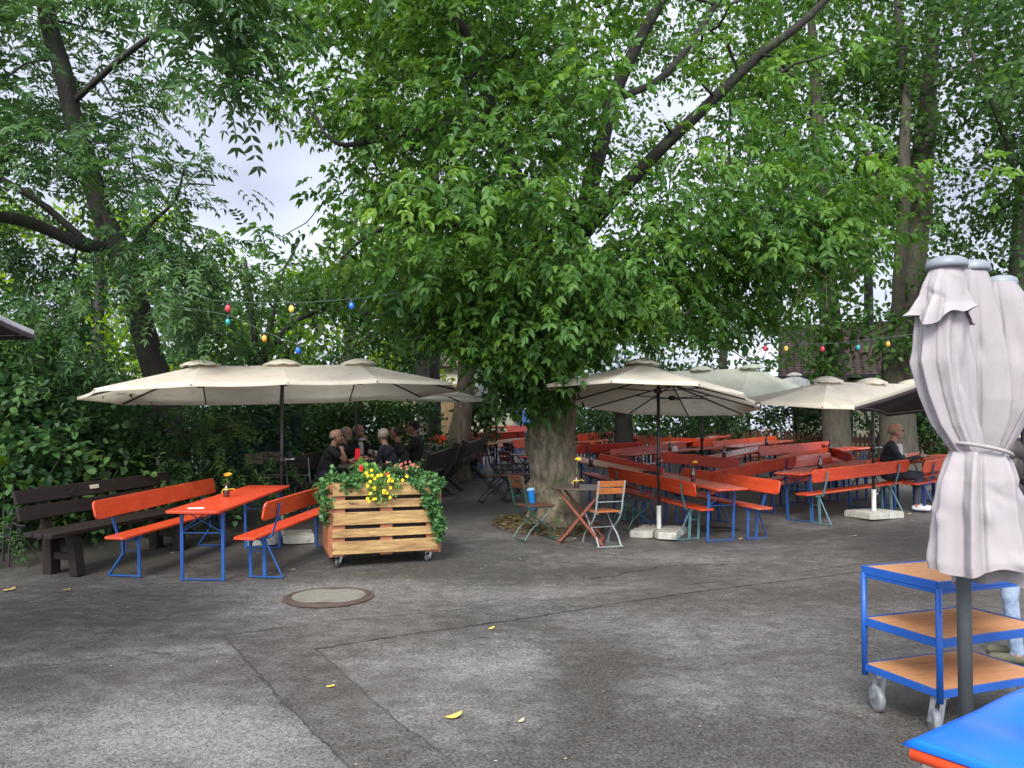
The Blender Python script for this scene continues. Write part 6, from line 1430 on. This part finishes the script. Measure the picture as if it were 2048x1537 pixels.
    if hairkind == 'bald': ellip('hair', (0, -.036, .005), (.093, .078, .055), hair)
    elif hairkind == 'short': ellip('hair', (0, -.030, .048), (.094, .094, .090), hair)
    elif hairkind == 'long': ellip('hair', (0, -.035, .035), (.105, .10, .105), hair, .08); ellip('hair', (0, -.06, -.09), (.105, .065, .13), hair, .08)
    if cap is not None:
        ellip('cap', (0, -.020, .055), (.099, .104, .085), cap, 0, -.02); s = MB(); vs = [tuple(H_(.085 * math.cos(a), .075 + .075 * math.sin(a), .045 - .01 * math.sin(a))) for a in np.linspace(0, PI, 12)]; s.add(vs + [(x, y, z_ - .006) for x, y, z_ in vs], [list(range(12)), list(range(12, 24))[::-1]] + [[k, k + 12, (k + 1) % 12 + 12, (k + 1) % 12] for k in range(12)]); s.build('cap_brim', cap, t)
    if beard is not None: ellip('beard', (0, .045, -.075), (.052, .048, .038), beard)
    s = MB()
    for q in (-1, 1): capsule(s, H_(q * .031, .0875, .016), H_(q * .033, .0875, .016), .0095, .0095, 10)
    s.build('eye', eye_m, t, True)
    if glasses:
        s = MB()
        for q in (-1, 1):
            pts = [H_(q * .033 + .024 * math.cos(a), .108, .012 + .018 * math.sin(a)) for a in np.linspace(0, 2 * PI, 13)]; s.tube(pts, .0022, 5, False); s.tube([H_(q * .057, .106, .016), H_(q * .09, .0, .018)], .0022, 5)
        s.tube([H_(-.01, .11, .014), H_(.01, .11, .014)], .0022, 5); s.build('glasses', black_m, t)
    return t
def on_line(seg, t): a, b = np.array(seg[0]), np.array(seg[1]); p = a + (b - a) * t; return p
def at(x, y, dz=0): return (x, y, float(terr(x, y)) + dz)
# left side of the log table, facing right; right side, facing left
person(at(-3.10, 12.45), -85, 'bald man in a black T-shirt on the left, chin resting on his hand', cl_black, cl_dkjean, hair_g, 'bald', 'short', [(-.05, .38, .80), (.05, .285, .985)], lean=.12, headturn=-8, elbows=[(-1, .2, -1), (.2, 1, -.6)])
person(at(-3.02, 13.02), -95, 'grey-haired bearded man in a black shirt, second from the left at the log table', cl_black, cl_dkjean, hair_g, 'short', 'short', [(-.08, .42, .80), (.12, .40, .79)], lean=.10, headturn=-25, beard=hair_g)
person(at(-2.93, 13.62), -100, 'grey-blond man with a pale scarf, third from the left at the log table', cl_black, cl_dkjean, hair_w, 'short', 'long', [(-.05, .30, 1.02), (.12, .42, .80)], lean=.10, headturn=-20, undershirt=cl_white)
person(at(-1.98, 12.60), 78, 'white-haired man in a dark vest with grey sleeves, seen from behind at the log table', cl_navy, cl_dkjean, hair_w, 'short', 'long', [(-.10, .42, .80), (.10, .42, .80)], lean=.14, headturn=-35)
person(at(-1.88, 13.15), 84, 'dark-haired man in black between the white-haired man and the black cap', cl_black, cl_dkjean, hair_d, 'short', 'long', [(-.04, .36, 1.00), (.10, .42, .82)], lean=.10)
person(at(-1.74, 13.60), 88, 'man in a black cap and black jacket at the right end of the seated group', cl_black, cl_dkjean, hair_d, 'short', 'long', [(-.10, .42, .80), (.10, .42, .80)], lean=.0, cap=cl_black, scale=1.06)
pm = G(1782, 955, .455)
person(at(6.28, 12.55), -122, 'bald man with glasses, dark jacket over a white shirt, holding a stoneware mug', cl_navy, cl_dkjean, hair_w, 'bald', 'long', [(-.10, .42, .82), (.10, .45, .82)], lean=.06, headturn=10, glasses=True, undershirt=cl_white, voxel=.008, shoes=cl_white, scale=1.07, skinm=skin_l)
person(at(-.98, 18.6), 95, 'person in a white cap and pale shirt beside the old robinia trunk', cl_pink, cl_black, hair_d, 'short', 'long', None, lean=.12, nod=18, cap=cl_white, voxel=.012, scale=.97)
pw = G(2024, 1322); person(at(pw[0] + .02, pw[1]), 60, 'woman with dark hair and light blue jeans mostly hidden behind the closed parasol', cl_black, cl_jean, hair_d, 'long', 'long', None, stand=True, lean=.03, scale=.93, shoes=shoe_m, voxel=.010, group='people standing')
# things on the tables of the people
def mug(p, label, m=mugm, h=.13, r=.045, yaw=0):
    t = empty('mug', p, (0, 0, R(yaw)), label, 'mug', 'mugs and glasses on the tables'); s = MB(); s.lathe([(r * .95, 0), (r, .01), (r, h - .01), (r * .96, h), (r * .85, h), (r * .85, h - .02), (.001, h - .02)], 18); s.build('mug', m, t, True)
    s = MB(); s.tube(catmull([(r, 0, h * .78), (r + .03, 0, h * .72), (r + .032, 0, h * .35), (r, 0, h * .22)], 4), .006, 6); s.build('handle', m, t, True)
mug(G(1808, 921, .775), 'stoneware beer mug in the hand of the bald man', yaw=180)
zt = float(terr(-2.3, 13.1)) + .765
mug((-2.30, 12.75, zt), 'dark glass in front of the white-haired man', glass_b); mug((-2.55, 13.5, zt + .03), 'stoneware mug at the far end of the log table'); mug((-2.15, 13.3, zt + .02), 'clear grey mug beside the dark-haired man', cl_white)
mb = MB(); mb.slab(.01, .10, .19, .004, .001); o = mb.build('menu_stand', redcard); o.location = (-2.62, 12.75, zt); o.rotation_euler = (0, 0, R(70)); tag(o, 'upright red card standing on the log table above the geranium', 'menu card')
for k, (dx, dy, rz) in enumerate(((-2.38, 13.45, 20), (-2.36, 13.47, 40))):
    mb = MB(); mb.box((0, 0, .005), (.21, .15, .008)); o = mb.build('menu', paper); o.location = (dx, dy, zt + .05 + k * .04); o.rotation_euler = (R(14 + 8 * k), R(10), R(rz)); tag(o, ('lower' if k == 0 else 'upper') + ' of the two pale menus leaning on the log table between the men', 'menu', 'menus on the log table')
